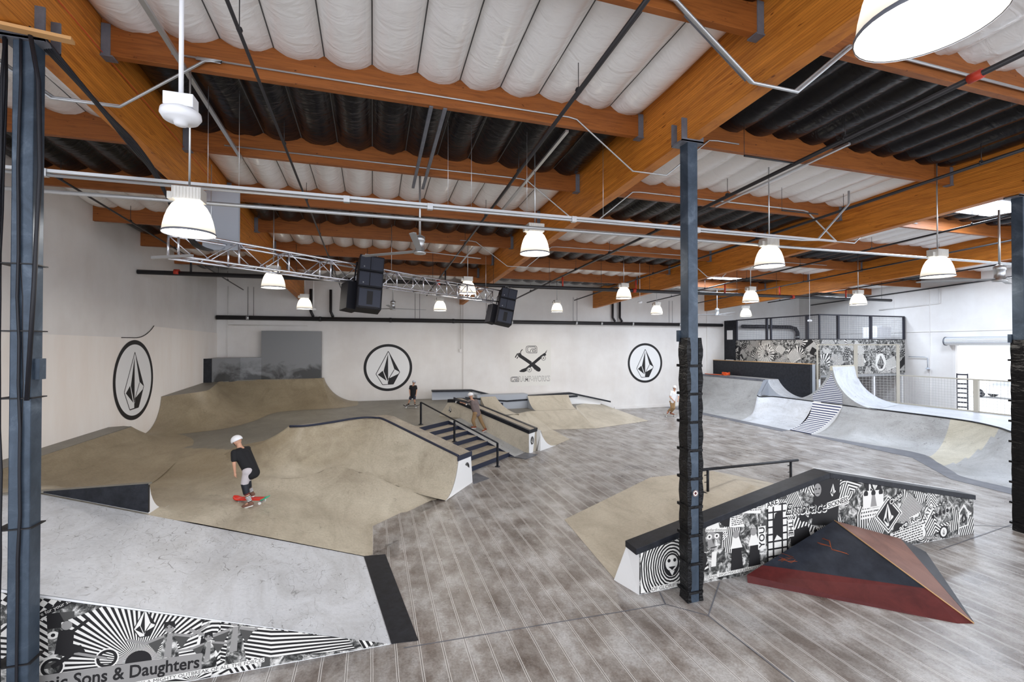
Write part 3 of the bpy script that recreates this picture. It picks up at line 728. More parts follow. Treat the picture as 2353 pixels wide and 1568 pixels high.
# rear wall pipes
dp = thing('drain_pipe', (XL, 25.3, 5.36), 'long black drain pipe running across the rear wall above the emblems', 'pipe')
MB().tube([(-7.25, 25.28, 5.36), (22.6, 25.28, 5.36)], .11, 12).build('tube', 'pipe', dp)
for x in (-5.9, -2.6, .9, 4.3, 7.7, 11.8, 13.5, 15.7, 19.2): MB().tube([(x-.06, 25.28, 5.36), (x+.06, 25.28, 5.36)], .128, 12).build('coupling', 'galv' if int(x) % 2 else 'pipe', dp)
for x in (-5.9, 2.2, 6.2, 11.6, 14.6, 18.4): MB().tube([(x, 25.28, 5.4), (x, 25.28, 6.9)], .011, 5).tube([(x+.25, 25.28, 5.4), (x+.25, 25.28, 6.9)], .011, 5).build('hanger_rod', 'pipe', dp)
for x in (-3.05, -2.1, 14.35, 14.85): MB().tube([(x, 25.38, 6.9), (x, 25.38, 5.75), (x+.12, 25.3, 5.48)], .07, 8).build('down_pipe', 'pipe', dp)
dp2 = thing('drain_elbow', (24.5, 25.2, 5.3), 'black drain pipe with an elbow seen through the wire cage', 'pipe')
MB().tube([(24.2, 25.2, 5.3), (28.4, 25.2, 5.3), (28.9, 25.2, 5.2), (29.1, 25.2, 4.9), (29.1, 25.2, 3)], .13, 12).build('tube', 'pipe', dp2)
for z in (4.6, 4.1): MB().tube([(29.1, 25.2, z-.05), (29.1, 25.2, z+.05)], .15, 12).build('band', 'galv', dp2)
tag(MB().tube([(-6.8, 25.4, 1.5), (-6.8, 25.4, 6.9)], .02, 6).tube([(-6.8, 25.4, 5.0), (-3.2, 25.4, 5.0)], .02, 6).build('painted_conduit', 'wall'), 'thin painted conduit on the rear wall near the left corner', 'conduit')
tag(MB().tube([(4.75, 25.42, 6.8), (4.75, 25.42, 3.75)], .025, 6).box((4.75, 25.42, 3.7), (.16, .08, .18)).build('switch_conduit', 'wall'), 'painted conduit with a switch box on the rear wall between emblem and poster', 'conduit')

# made-up roof light panels, added to brighten the bays on the right
for k, (x, y, lab) in enumerate(((25.6, 14.0, 'added light panel in the bay beside the right wall, nearer one'), (25.6, 19.2, 'added light panel in the bay beside the right wall, farther one'), (17.2, 8.6, 'added light panel in the bay beyond the right edge column, nearer one'), (17.2, 19.2, 'added light panel in the bay beyond the right edge column, farther one'))):
    sk_ = thing('added_light_panel', (x, y, SOF(y)+.95), lab, 'added_light_panel', 'added light panels on the right')
    MB().box((x, y, SOF(y)+.95), (2.4, 1.2, .10)).build('frame', 'whiteplast', sk_)
    MB().box((x, y, SOF(y)+.885), (2.2, 1.0, .02)).build('pane', mat('fill_pane_%d' % k, (1,1,1), .4, 0, (.80,.88,1), 5), sk_)
    ld = bpy.data.lights.new('added_panel_light', 'AREA'); ld.shape = 'RECTANGLE'; ld.size = 2.2; ld.size_y = 1.0; ld.energy = 340; ld.color = (.74,.85,1)
    lo = bpy.data.objects.new('added_panel_light', ld); COL.objects.link(lo); lo.parent = sk_; lo.location = (0, 0, -.10)

# ================================================================ LEFT SIDE RAMPS
ZP = 1.05                                            # raised platform / bowl floor
# foreground bank ramp with printed side
LEFT = -7.27
bank = thing('bank_ramp', (-3, 6.3, 0), 'wide pale grey bank ramp in the left foreground with a printed collage side', 'ramp')
def DX(y): return .25-(y-6.33)*.145
def DZ(x, y): return min(1.67, max(0, .337*(DX(y)-x)))
mb = MB(); xs = [LEFT, -5.5]+[-4.71+k*.45 for k in range(11)]
ys = [6.33+.277*k for k in range(11)]
vs = []; nx = 14
for j, y in enumerate(ys):
    x1 = DX(y); xk = x1-1.67/.337
    row = [LEFT, (LEFT+xk)/2, xk]+[xk+(x1-xk)*(i+1)/11 for i in range(11)]
    vs += [(x, y, DZ(x, y)+.0) for x in row]
fs = [(j*nx+i, j*nx+i+1, (j+1)*nx+i+1, (j+1)*nx+i) for j in range(10) for i in range(nx-1)]
mb.add(vs, fs, 0, False).build('riding_surface', 'skate', bank)
xk = DX(6.33)-1.67/.337
MB().prism([(.24, 6.335, 0.0), (LEFT, 6.335, 0), (LEFT, 6.335, 1.655), (xk, 6.335, 1.655)], (0, .03, 0)).build('side_panel', 'ply_edge' if False else 'whitepaint', bank)
MB().prism([(-.15, 9.1, .004), (.25, 6.33, .004), (.30, 6.33, .004), (.60,6.30,.004), (.24, 9.06, .004)], (0, 0, .006)).build('threshold_plate', 'black', bank)
fD = Face2D((0, 6.333, 0), (1, 0, 0), (0, 0, 1), [(.22, .01), (LEFT, .01), (LEFT, 1.62), (xk, 1.62)])

# bowl floor: grid over the region, bank toward the open floor
REG = [(LEFT, 9.1), (-.14, 9.1), (.50, 8.88), (.54, 10.5), (1.80, 11.75), (2.0, 12.3), (.55, 14.6), (.55, 15.4), (.95, 16.0), (2.85, 17.82), (3.42, 18.32), (5.0, 20.3), (5.0, 25.4), (LEFT, 25.4)]
def sstep(t_): t_ = max(0, min(1, t_)); return t_*t_*(3-2*t_)
def baseZ(x, y):
    d1 = .5-x; d2 = -.70*(x-.54)+.714*(y-10.5)
    d = max(d1, d2) if y > 10.2 else d1
    z = .34*max(0, d-.62*(1-sstep((y-9.1)/4)*.55))
    cap = ZP+.18*(1-sstep((y-9.1)/1.8))
    if z > cap-.3: z = cap-.3+.30*(1-math.exp(-(z-cap+.3)/.30))
    z = min(z, cap)
    far = sstep((y-12.5)/3.0)                        # everything past the mound is the flat platform
    if y > 12.5: z = z+(ZP-z)*far
    z -= .13*math.exp(-((x+4.2)**2/2.2+(y-12.4)**2/1.8))          # shallow dip of the pump bowl
    return z if x > -3.4 or y > 9.6 else max(z, DZ(x, 9.1))
def inreg(x, y, P=REG):
    c_ = False
    for i in range(len(P)):
        a, b = P[i], P[i-1]
        if (a[1] > y) != (b[1] > y) and x < (b[0]-a[0])*(y-a[1])/(b[1]-a[1])+a[0]: c_ = not c_
    return c_
def snap(x, y, P=REG):
    best = None
    for i in range(len(P)):
        a, b = Vector(P[i-1]), Vector(P[i]); ab = b-a; t_ = max(0, min(1, (Vector((x, y))-a).dot(ab)/ab.length_squared)); q = a+ab*t_
        d = (q-Vector((x, y))).length
        if best is None or d < best[0]: best = (d, q.x, q.y)
    return best[1], best[2]
def grid_region(P, step, zf, matf):
    x0 = min(p[0] for p in P)-step; x1 = max(p[0] for p in P)+step; y0 = min(p[1] for p in P)-step; y1 = max(p[1] for p in P)+step
    nx = int((x1-x0)/step)+1; ny = int((y1-y0)/step)+1; mb = MB(); idx = {}
    ins = {(i, j): inreg(x0+i*step, y0+j*step, P) for i in range(nx+1) for j in range(ny+1)}
    def vert(i, j):
        if (i, j) not in idx:
            x, y = x0+i*step, y0+j*step
            if not ins[(i, j)]: x, y = snap(x, y, P)
            idx[(i, j)] = len(mb.v); mb.v.append((x, y, zf(x, y)))
        return idx[(i, j)]
    for i in range(nx):
        for j in range(ny):
            cs = [(i, j), (i+1, j), (i+1, j+1), (i, j+1)]
            if sum(ins[c_] for c_ in cs) >= 1:
                f = [vert(*c_) for c_ in cs]
                cx = sum(mb.v[k][0] for k in f)/4; cy = sum(mb.v[k][1] for k in f)/4
                mb.f.append(tuple(f)); mb.mi.append(matf(cx, cy)); mb.sm.append(True)
    return mb
bowl = thing('skate_bowl', (-3, 15, 0), 'tan plywood skate bowl and raised platform filling the left rear of the hall', 'skate bowl')
def bm_(x, y):
    if y > 15.4-(x+5.4)*.43 and y > 14.2 and (y > 17 or x < 0): return 1            # grey flat ply
    return 0
MLIPS = [(-2.28, 14.40, 1.66), (-1.8, 14.32, 1.67), (-1.2, 14.72, 1.67), (-.62, 15.22, 1.67), (-.22, 15.36, 1.67), (.10, 15.22, 1.67), (.32, 14.95, 1.66), (.9, 14.29, 1.44), (1.6, 13.5, 1.16), (2.31, 12.70, .88)]
MFEET = [(-4.0, 14.4), (-3.2, 12.6), (-2.2, 12.0), (-1.5, 12.2), (-1.25, 12.5), (-1.1, 12.7), (-.8, 12.8), (.10, 12.6), (1.0, 12.15), (1.80, 11.72)]
MFEET = [(x, y, max(.012, baseZ(x, y)-.004)) for x, y in MFEET]
m_mb, m_rows = transition(MLIPS, MFEET, 6, 18, 0, (False, True))
m_pts = [(p, 1-k/18) for r in m_rows for k, p in enumerate(r)]; m_poly = [(r[0].x, r[0].y) for r in m_rows]+[(r[-1].x, r[-1].y) for r in m_rows[::-1]]
def floorZ(x, y):
    z = baseZ(x, y)
    if inreg(x, y, m_poly):
        q, tt = min(m_pts, key=lambda p: (p[0].x-x)**2+(p[0].y-y)**2); z = min(z, q.z+.002-.4*max(0, tt-.07))
    return z
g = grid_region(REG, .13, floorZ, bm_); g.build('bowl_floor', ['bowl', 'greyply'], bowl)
# skirt of the platform down to the floor where it is open
sk = MB()
for a, b in (((2.85,17.82), (3.42,18.32)), ((3.42,18.32), (5.0,20.3)), ((5.0,20.3), (5.0,25.4)), ((.52,15.4), (.95,16.0)), ((.95,16.0), (2.85,17.82))): sk.poly([(*a, 0), (*b, 0), (*b, ZP), (*a, ZP)])
sk.build('platform_edge', 'navy', bowl)
# low bank along the left wall
lips = [(-6.75, 9.2, 1.64), (-6.75, 11.5, 1.64), (-6.75, 13.8, 1.63), (-6.74, 15.9, 1.62), (-6.95, 16.05, 1.62), (-7.26, 16.15, 1.60)]
feet = [(x, y, baseZ(x, y)+.008) for x, y in ((-4.9, 9.3), (-4.7, 11.5), (-4.8, 13.6), (-5.2, 16.1), (-6.1, 17.6), (-7.26, 18.2))]
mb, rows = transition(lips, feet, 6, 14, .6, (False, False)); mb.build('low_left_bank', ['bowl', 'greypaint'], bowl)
MB().prism([(LEFT, 9.1, 1.60), (-6.75, 9.1, 1.60), (-6.75, 15.9, 1.60), (-6.95, 16.05, 1.60), (LEFT, 15.95, 1.60)], (0, 0, .045)).build('left_deck', 'greypaint' if False else 'greyply', bowl)
# quarter backing on to the foreground bank (black wedge)
lips = [(LEFT, 9.16, 1.67), (-5.5, 9.16, 1.67), (-3.6, 9.16, 1.67)]; feet = [(x, y, baseZ(x, y)+.006) for x, y in ((LEFT, 10.3), (-5.5, 10.3), (-3.57, 9.85))]
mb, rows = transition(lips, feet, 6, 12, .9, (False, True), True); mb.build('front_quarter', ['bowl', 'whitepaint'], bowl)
MB().prism([(-4.98, 9.08, 1.665), (-3.585, 9.08, 1.20), (-3.585, 9.08, 1.685), (-4.98, 9.08, 1.685)], (0, .06, 0)).build('black_back_panel', 'black', bowl)
MB().box((-5.4, 9.14, 1.675), (3.65, .10, .03)).build('front_deck_edge', 'greyply', bowl)
# tall rear corner: lip climbs in from the left wall and follows the rear wall
lips = [(-7.26, 19.35, 2.16), (-6.75, 19.55, 2.20), (-6.25, 20.05, 2.24), (-6.15, 20.6, 2.26), (-6.45, 22.3, 2.30), (-6.75, 23.8, 2.33), (-6.3, 24.65, 2.33), (-5.3, 24.95, 2.33), (-3.6, 25.0, 2.33), (-2.45, 25.0, 2.33)]
feet = [(-7.26, 18.05, ZP+.005), (-6.3, 17.7, ZP+.005), (-5.1, 18.3, ZP+.005), (-4.5, 19.6, ZP+.005), (-4.3, 20.8, ZP+.005), (-4.2, 21.7, ZP+.005), (-3.9, 22.3, ZP+.005), (-3.3, 22.6, ZP+.005), (-2.4, 22.7, ZP+.005), (-1.6, 22.8, ZP+.005)]
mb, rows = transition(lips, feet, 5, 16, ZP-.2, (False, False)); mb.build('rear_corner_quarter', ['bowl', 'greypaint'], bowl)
lips2 = [(-2.45, 25.0, 2.33), (-2.43, 25.25, 2.33), (-2.42, 25.44, 2.33)]
feet2 = [(-1.6, 22.8, ZP+.005), (-.75, 23.6, ZP+.005), (-.75, 25.44, ZP+.005)]
mb, rows = transition(lips2, feet2, 5, 16, ZP-.2, (False, False)); mb.build('rear_quarter_end', ['bowl', 'greypaint'], bowl)
MB().prism([(LEFT, 19.35, 2.13), (-6.75, 19.55, 2.16), (-6.25, 20.05, 2.20), (-6.15, 20.6, 2.22), (-6.45, 22.3, 2.26), (-6.75, 23.8, 2.30), (LEFT, 23.8, 2.30)], (0, 0, .03)).build('corner_deck', 'greyply', bowl)
MB().prism([(-6.7, 24.05, 2.28), (-6.3, 24.65, 2.28), (-5.3, 24.95, 2.28), (-2.45, 25.0, 2.28), (-2.45, 25.4, 2.28), (-6.7, 25.4, 2.28)], (0, 0, .04)).build('rear_deck', 'greyply', bowl)
# tall grey block on top of the rear quarter
gb = thing('grey_block', (-4.6, 24.9, 2.3), 'stepped grey painted panel standing on the rear quarter with dark wheel scuffs', 'panel')
mgrey = mat('scuffed_grey_panel', (.20,.205,.215), .35); t = NT(mgrey); sp = t.n('ShaderNodeSeparateXYZ'); t.l(t.coord(), sp.inputs[0])
nz_ = t.noise(t.coord((1.1, 1, 1.6)), .95, 4, .6, .4)
lowm = t.ramp(sp.outputs['Z'], [(0.0, (1,1,1)), (1.0, (0,0,0))]); q_ = t.math('MULTIPLY', t.math('SUBTRACT', 1.0, t.math('MULTIPLY', sp.outputs['Z'], .50)), nz_)
t.base(t.ramp(q_, [(.30, (.20,.205,.215)), (.46, (.05,.05,.05))])); M['scuffgrey'] = mgrey
yb_ = 25.02
P1 = [(-6.72, 23.95), (-6.35, 24.75), (-5.32, 25.03)]
fm = MB()
fm.poly([(-6.98, 23.70, 2.2), (-6.60, 24.25, 2.2), (-6.60, 24.25, 3.39), (-6.98, 23.70, 3.39)][::1])
fm.poly([(-6.60, 24.25, 2.2), (-6.1, 24.80, 2.2), (-6.1, 24.80, 3.40), (-6.60, 24.25, 3.39)])
fm.poly([(-6.1, 24.80, 2.2), (-5.25, 25.05, 2.2), (-5.25, 25.05, 3.41), (-6.1, 24.80, 3.40)])
fm.prism([(-5.25, 25.05, 2.2), (-2.52, 25.05, 2.2), (-2.52, 25.05, 4.72), (-5.25, 25.05, 4.72)], (0, .38, 0))
fm.poly([(-6.98, 23.70, 3.39), (-6.60, 24.25, 3.39), (-6.1, 24.8, 3.4), (-5.25, 25.05, 3.41), (-5.25, 25.4, 3.41), (LEFT, 25.4, 3.41), (LEFT, 23.70, 3.39)])
fm.build('front_panel', 'scuffgrey', gb)
MB().prism([(LEFT, 23.60, 2.15), (-6.97, 23.60, 2.15), (-6.97, 23.60, 3.40), (LEFT, 23.60, 3.40)], (0, .10, 0)).build('black_end_panel', 'black', gb)

# ---------------------------------------------------------------- mound with coping beside the stairs
E_ = Vector((.75, .66, 0)).normalized(); D_ = Vector((.66, -.75, 0)).normalized(); T0 = Vector((2.85, 17.82, 0))
def ed(e, d, z=0): return T0+E_*e+D_*d+Vector((0, 0, z))
mound = thing('mound_quarter', (0, 14, 0), 'tan quarter pipe mound with black coping curving beside the stairs', 'ramp')
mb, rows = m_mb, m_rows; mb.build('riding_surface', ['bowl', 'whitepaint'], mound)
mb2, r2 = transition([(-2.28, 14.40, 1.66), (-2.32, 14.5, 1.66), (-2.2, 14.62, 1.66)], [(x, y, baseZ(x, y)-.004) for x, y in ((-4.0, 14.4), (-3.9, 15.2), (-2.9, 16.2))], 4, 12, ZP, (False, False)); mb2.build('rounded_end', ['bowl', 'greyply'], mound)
cp = [r[0]+Vector((0, 0, .012)) for r in rows]; MB().tube(cp, .035, 8).build('coping', 'navy', mound)
inner = [(2.74, 13.14, .89), (.66, 15.50, 1.67), (.42, 15.85, 1.67), (-.5, 15.62, 1.67), (-1.3, 14.95, 1.67), (-2.2, 14.62, 1.66)]
outer = [tuple(r[0]) for r in rows][::-1]
dk = MB()
# deck strips between the coping and the inner edge
dk.poly([outer[0], inner[0], inner[1], outer[18], outer[12], outer[6]][::-1])
L2 = outer[18:]; 
dk.poly([outer[18], inner[1], inner[2], outer[24]][::-1]); dk.poly([outer[24], inner[2], inner[3], outer[33]][::-1]); dk.poly([outer[33], inner[3], inner[4], outer[42]][::-1]); dk.poly([outer[42], inner[4], inner[5], outer[-1]][::-1])
dk.build('deck', 'deckply', mound)
wl = MB()
for a, b, zb in ((inner[0], inner[1], 0), (inner[1], inner[2], .5), (inner[2], inner[3], ZP), (inner[3], inner[4], ZP), (inner[4], inner[5], ZP)): wl.poly([a, b, (b[0], b[1], zb), (a[0], a[1], zb)])
wl.build('back_wall', 'greyply', mound)
a, b = Vector((2.29, 12.68, 0)), Vector((2.75, 13.13, 0)); en = (b-a).normalized(); nn_ = Vector((en.y, -en.x, 0))
z0_ = Vector((0,0,1))
endp = [Vector((1.80, 11.72, .004)), Vector((2.80, 13.06, .004)), Vector((2.75, 13.13, .80)), Vector((2.29, 12.68, .80))]
MB().poly([rows[-1][k]+nn_*.012 for k in range(19)]+[Vector((2.80, 13.10, .0)), Vector((2.75, 13.13, .86))]).build('white_end_panel', 'whitepaint', mound)
MB().prism([a+Vector((-.02,-.03,.76)), b+Vector((.02,.02,.76)), b+Vector((.02,.02,.90)), a+Vector((-.02,-.03,.90))], nn_*.03).build('end_cap', 'navy', mound)
le = Face2D(a+nn_*.031, en, (0,0,1), None); le.ring(.40, .48, .13, .15, INK, 28, .85); le.disc(.40, .48, .125, INK, 24, .85); le.stone(.40, .485, .13, .19, .004, PAPER)
le.mb.build('round_emblem', PRINT_MATS, mound)
MB().prism([(2.78, 12.9, .004), (3.35, 13.3, .004), (3.10, 14.0, .004), (2.85, 13.6, .004)], (0, 0, .01)).build('floor_plate', 'strip', mound)

# ---------------------------------------------------------------- stairs
sta = thing('stair_set', T0, 'seven step plywood stair set with dark blue risers', 'stairs')
mbT, mbR = MB(), MB()
for i in range(7):
    zt = ZP-.15*i; d0 = .467*i
    mbR.poly([ed(-3.17, d0, zt-.15), ed(0, d0, zt-.15), ed(0, d0, zt), ed(-3.17, d0, zt)][::-1])
    if i < 6: mbT.poly([ed(-3.17, d0, zt-.15), ed(0, d0, zt-.15), ed(0, d0+.467, zt-.15), ed(-3.17, d0+.467, zt-.15)][::-1])
mbT.build('treads', 'deckply', sta); mbR.build('risers', 'navy', sta)
# sloping bank strip and side wall beside the stairs
ramp = thing('stair_side_bank', ed(.4, 1.5), 'narrow smooth bank running down between the stairs and the sloped ledge', 'ramp')
MB().poly([ed(0, 0, ZP), ed(.76, 0, ZP), ed(.76, 3.1, .004), ed(0, 3.1, .004)][::-1]).build('surface', 'skate2', ramp)
MB().poly([ed(-.005, 0, ZP), ed(-.005, 3.1, 0), ed(-.005, 0, 0)]).build('side_wall', 'navy', ramp)
MB().prism([ed(-.05, 2.86, .02), ed(.76, 2.86, .02), ed(.78, 3.55, .004), ed(-.03, 3.5, .004)], (0, 0, .012)).build('threshold_plate', 'strip', ramp)
# sloped ledge
hub = thing('sloped_ledge', ed(1, 1.5), 'long sloped ledge with black coping descending beside the stairs', 'ledge')
prof = [(-1.13, ZP-.05), (-1.13, ZP+.02), (-.66, 1.63), (-.30, 1.66), (3.18, .72), (3.18, 0), (0, 0)]
MB().prism([ed(.755, d, z) for d, z in prof], E_*.62).build('body', 'tan_light', hub)
for e0 in (.735, 1.24):
    MB().prism([ed(e0, -.68, 1.64), ed(e0, -.30, 1.66), ed(e0, 3.20, .735), ed(e0, 3.20, .865), ed(e0, -.30, 1.79), ed(e0, -.66, 1.77)], E_*(.13 if e0 < 1 else .145)).build('coping', 'black', hub)
MB().prism([ed(.86, -.66, 1.66), ed(.86, -.30, 1.68), ed(.86, 3.19, .755), ed(.86, 3.19, .85), ed(.86, -.30, 1.775), ed(.86, -.66, 1.755)], E_*.40).build('top_board', 'deckply', hub)
MB().prism([ed(.74, 3.185, .735), ed(1.385, 3.185, .735), ed(1.385, 3.185, .865), ed(.74, 3.185, .865)], D_*.025).build('end_cap', 'black', hub)
MB().prism([ed(.755, 3.185, 0), ed(1.05, 3.185, 0), ed(1.20, 3.185, .735), ed(.755, 3.185, .735)], D_*.012).build('white_end_panel', 'whitepaint', hub)
fh = Face2D(ed(.76, 3.2, 0), E_, (0,0,1), None); fh.ring(.22, .45, .14, .155, INK, 28, .8); fh.disc(.22, .45, .135, INK, 24, .75); fh.stone(.22, .45, .13, .2, .004, PAPER)
fh.mb.build('round_emblem', PRINT_MATS, hub)
fh = Face2D(ed(.755, 0, 0), D_, (0,0,1), None); fh.stone(-.55, 1.36, .17, .24, .012, INK, PAPER); fh.mb.build('stone_emblem', PRINT_MATS, hub)
# handrail on three posts
hr = thing('stair_handrail', (2.76, 15.97, 0), 'black steel handrail on three posts running down the stairs', 'handrail')
P3 = [((1.72, 17.24), ZP, 1.90), ((2.76, 15.97), .60, 1.36), ((3.94, 14.52), 0, .80)]
MB().tube([(1.72, 17.24, 1.88), (3.94, 14.52, .78)], .028, 8).build('top_rail', 'black', hr)
for (x, y), zb, zt in P3:
    MB().box((x, y, (zb+zt)/2-.01), (.055, .055, zt-zb-.02), rz=-.86).build('post', 'black', hr); MB().lathe((x, y, zb+.004), [(0, .014), (.09, .012), (.09, 0)], 14).build('base_plate', 'black', hr)
# curved side bank right of the ledge
sb = thing('side_quarter', ed(2.2, 2, 0), 'light ply quarter curving off the right side of the sloped ledge', 'ramp')
L_ = [ed(1.36, 3.35, .78), ed(1.36, 1.5, 1.15), ed(1.36, -.3, 1.55)]; F_ = [ed(2.55, 3.42, .006), ed(2.75, 1.6, .10), ed(2.6, -.3, .60)]
mb, rows = transition(L_, F_, 6, 14, 0, (True, False), True); mb.build('riding_surface', ['tan_light', 'whitepaint'], sb)
MB().poly([ed(1.3, 3.2, 0), ed(1.75, 3.36, 0), ed(1.38, 3.36, .77)]).build('end_panel', 'greyply', sb)

# ---------------------------------------------------------------- low pyramid bank and ledges against the rear wall
pb = thing('rear_bank', (9, 22, 0), 'light ply bank and kicker spreading from the rear wall under the poster', 'ramp')
Zq = .58
V = dict(k=tuple(ed(3.9, 3.4, .006)), n=(8.16, 20.1, .006), g=(10.3, 19.8, .006), f=(13.94, 20.95, .006), e=(14.4, 25.2, .006), c=(12.9, 25.1, .60), c2=(11.0, 23.6, .60), i=(7.6, 22.2, .60), j=(6.9, 22.1, .60), b2=tuple(ed(2.55, 3.42, .006)), m=tuple(ed(2.75, 1.6, .10)), o=tuple(ed(2.6, -.3, .60)), p=(8.05, 22.1, .62), r=(10.3, 22.0, .62))
pl = MB()
for names in (('b2','k','n','m'), ('m','n','i','o'), ('n','g','r','p'), ('n','p','i'), ('g','f','c2','r'), ('f','e','c','c2')): pl.poly([V[k] for k in names])
pl.build('bank_faces', 'tan_light', pb)
MB().poly([V['o'], V['i'], V['p'], (8.0, 25.4, .6), (4.9, 25.4, .6), (4.9, 20.4, .6)]).build('low_platform', 'greyply', pb)
MB().poly([V['r'], V['c2'], V['c'], (12.9, 25.4, .6), (10.3, 25.4, .6)]).build('side_platform', 'greyply', pb)
mb, rows = transition([(8.02, 23.35, 1.26), (10.42, 23.35, 1.26)], [(8.05, 22.1, .625), (10.3, 22.0, .625)], 4, 10, .5, (True, True), True); mb.build('kicker', ['tan_light', 'bluegrey'], pb)
mb, rows = transition([(5.4, 23.3, 1.3), (6.2, 23.3, 1.3)], [(5.6, 21.4, .61), (6.9, 21.4, .61)], 4, 10, .5, (True, True), True); mb.build('small_kicker', ['tan_light', 'tan_light'], pb)
bx_ = thing('rear_ledge', (8, 24.4, 0), 'long white ledge with black bent coping against the rear wall', 'ledge')
LP = [(3.0, 1.63), (5.17, 1.60), (6.85, 1.14), (11.0, 1.27), (13.5, .70)]
body = [(5.0, .0)]+[(x, z-.09) for x, z in LP[1:4]]+[(12.9, .73), (12.9, .0)]
MB().prism([(x, 24.25, max(z, 0)) for x, z in body], (0, 1.15, 0)).build('body', 'whitepaint', bx_)
for i in range(4):
    (xa, za), (xb, zb) = LP[i], LP[i+1]
    MB().prism([(xa, 24.12, za-.09), (xb, 24.12, zb-.09), (xb, 24.12, zb), (xa, 24.12, za)], (0, .42, 0)).build('coping', 'black', bx_)
MB().prism([(3.0, 24.3, 1.10), (5.0, 24.3, 1.10), (5.0, 24.3, 1.50), (3.0, 24.3, 1.52)], (0, .04, 0)).build('hanging_board', 'bluegrey', bx_)
lb = thing('low_ledge', (7, 23.6, 0), 'lower blue grey ledge with black coping in front of the wall ledge', 'ledge')
MB().box((6.65, 23.75, .98), (2.8, .7, .76)).build('body', 'bluegrey', lb)
MB().prism([(4.62, 23.4, 1.30), (6.86, 23.38, 1.06), (11.0, 23.38, 1.20), (11.0, 23.38, 1.10), (6.86, 23.38, .97), (4.62, 23.4, 1.22)], (0, .12, 0)).build('coping', 'black', lb)
MB().box((6.35, 23.37, .86), (.58, .06, .16)).build('dark_slot', 'navy', lb)

# ---------------------------------------------------------------- funbox with printed ledge (right foreground)
fb_ = thing('funbox', (8, 8, 0), 'low tan plywood funbox behind the printed ledge', 'ramp')
A0, A1, A2, A3 = (3.96, 6.96, .004), (4.21, 9.67, .004), (6.85, 10.2, .60), (8.14, 9.45, .86)
B1, B2 = (4.2, 6.66, .03), (8.14, 6.66, .87); C1, C2 = (12.2, 6.66, .02), (12.1, 8.4, .004)
MB().poly([A0, B1, B2, (7.1, 8.3, .66), A1]).poly([A1, (7.1, 8.3, .66), A2]).poly([A2, (7.1, 8.3, .66), B2, A3]).poly([B2, C1, C2, A3]).build('bank_surface', 'tan_light', fb_)
lg = thing('printed_ledge', (8.1, 6.5, 0), 'peaked ledge with black top and black and white collage print on its front', 'ledge')
FP = [(4.1, 0), (12.21, 0), (12.21, .72), (8.14, 1.53), (4.1, .66)]
MB().prism([(x, 6.42, z) for x, z in FP], (0, .25, 0)).build('body', 'whitepaint', lg)
for (xa, za), (xb, zb) in (((4.02, .655), (8.14, 1.53)), ((8.14, 1.53), (12.24, .72))):
    MB().prism([(xa, 6.385, za), (xb, 6.385, zb), (xb, 6.385, zb+.10), (xa, 6.385, za+.10)], (0, .33, 0)).build('coping', 'black', lg, bevel=.006)
MB().prism([(8.14, 6.72, 1.60), (12.24, 6.72, .79), (12.24, 6.72, .83), (8.14, 6.72, 1.64)], (0, .03, 0)).build('edge_strip', 'whitepaint', lg)
MB().poly([(4.09, 6.41, 0), (4.09, 6.41, .66), (4.03, 6.70, .66), (3.94, 6.95, 0)]).build('white_end_panel', 'whitepaint', lg)
fF = Face2D((0, 6.42, 0), (1, 0, 0), (0, 0, 1), [(4.1, .004), (12.21, .004), (12.21, .72), (8.14, 1.53), (4.1, .66)])
fr = thing('flat_rail', (8.7, 8.7, 0), 'black flat rail on two posts standing on the funbox', 'handrail')
MB().tube([(7.1, 8.60, 1.19), (10.1, 8.76, 1.15)], .032, 10).build('top_rail', 'black', fr)
for x, y, zb, zt in ((7.27, 8.6, .66, 1.18), (9.86, 8.75, .48, 1.16)):
    MB().tube([(x, y, zb), (x, y, zt)], .03, 10).build('post', 'black', fr); MB().lathe((x, y, zb), [(0, .02), (.11, .018), (.11, -.01)], 16).build('base_plate', 'black', fr)
    MB().tube([(x-.09, y, zt-.12), (x, y, zt-.12)], .012, 6).tube([(x-.09, y, zt-.28), (x, y, zt-.28)], .009, 6).build('set_screw', 'black', fr)
# pyramid kicker
py = thing('pyramid_kicker', (8.1, 5.6, 0), 'black and dark red wooden pyramid kicker with scuffed faces', 'ramp')
Pp, Q, Dp, A, Ee, G = Vector((6.05, 6.21, 0)), Vector((8.05, 4.42, 0)), Vector((8.27, 4.35, 0)), Vector((8.07, 6.26, .80)), Vector((9.75, 6.24, .27)), Vector((10.25, 6.12, 0))
P2_ = Pp+Vector((0, .02, .12))
tA, tB = .24, .23
K1 = P2_.lerp(A, .17); K2 = Dp.lerp(A, .29)
MB().poly([Pp, Q, Dp, K2, K1, P2_]).build('red_band', 'redband', py)
MB().poly([K1, K2, A]).build('black_face', 'slate', py)
MB().poly([A, Dp+Vector((.01,0,.003)), Ee]).build('brown_face', 'brownply', py)
MB().poly([Ee, Dp+Vector((.02,0,.0)), G]).build('dark_face', 'slate', py)
MB().tube([A+Vector((0,0,.004)), Dp+Vector((.0,0,.006))], .010, 5).build('plywood_edge', 'wood_edge', py)
MB().poly([Pp, P2_, A, Vector((A.x, A.y, 0))]).poly([A, Ee, G, Vector((A.x, A.y, 0))]).build('back_panel', 'black', py)
sc_ = MB(); rnd = random.Random(5)
u_ = (Dp-A).normalized(); w_ = (P2_-A); w_ = (w_-u_*w_.dot(u_)).normalized(); nf = u_.cross(w_)
if nf.y > 0: nf = -nf
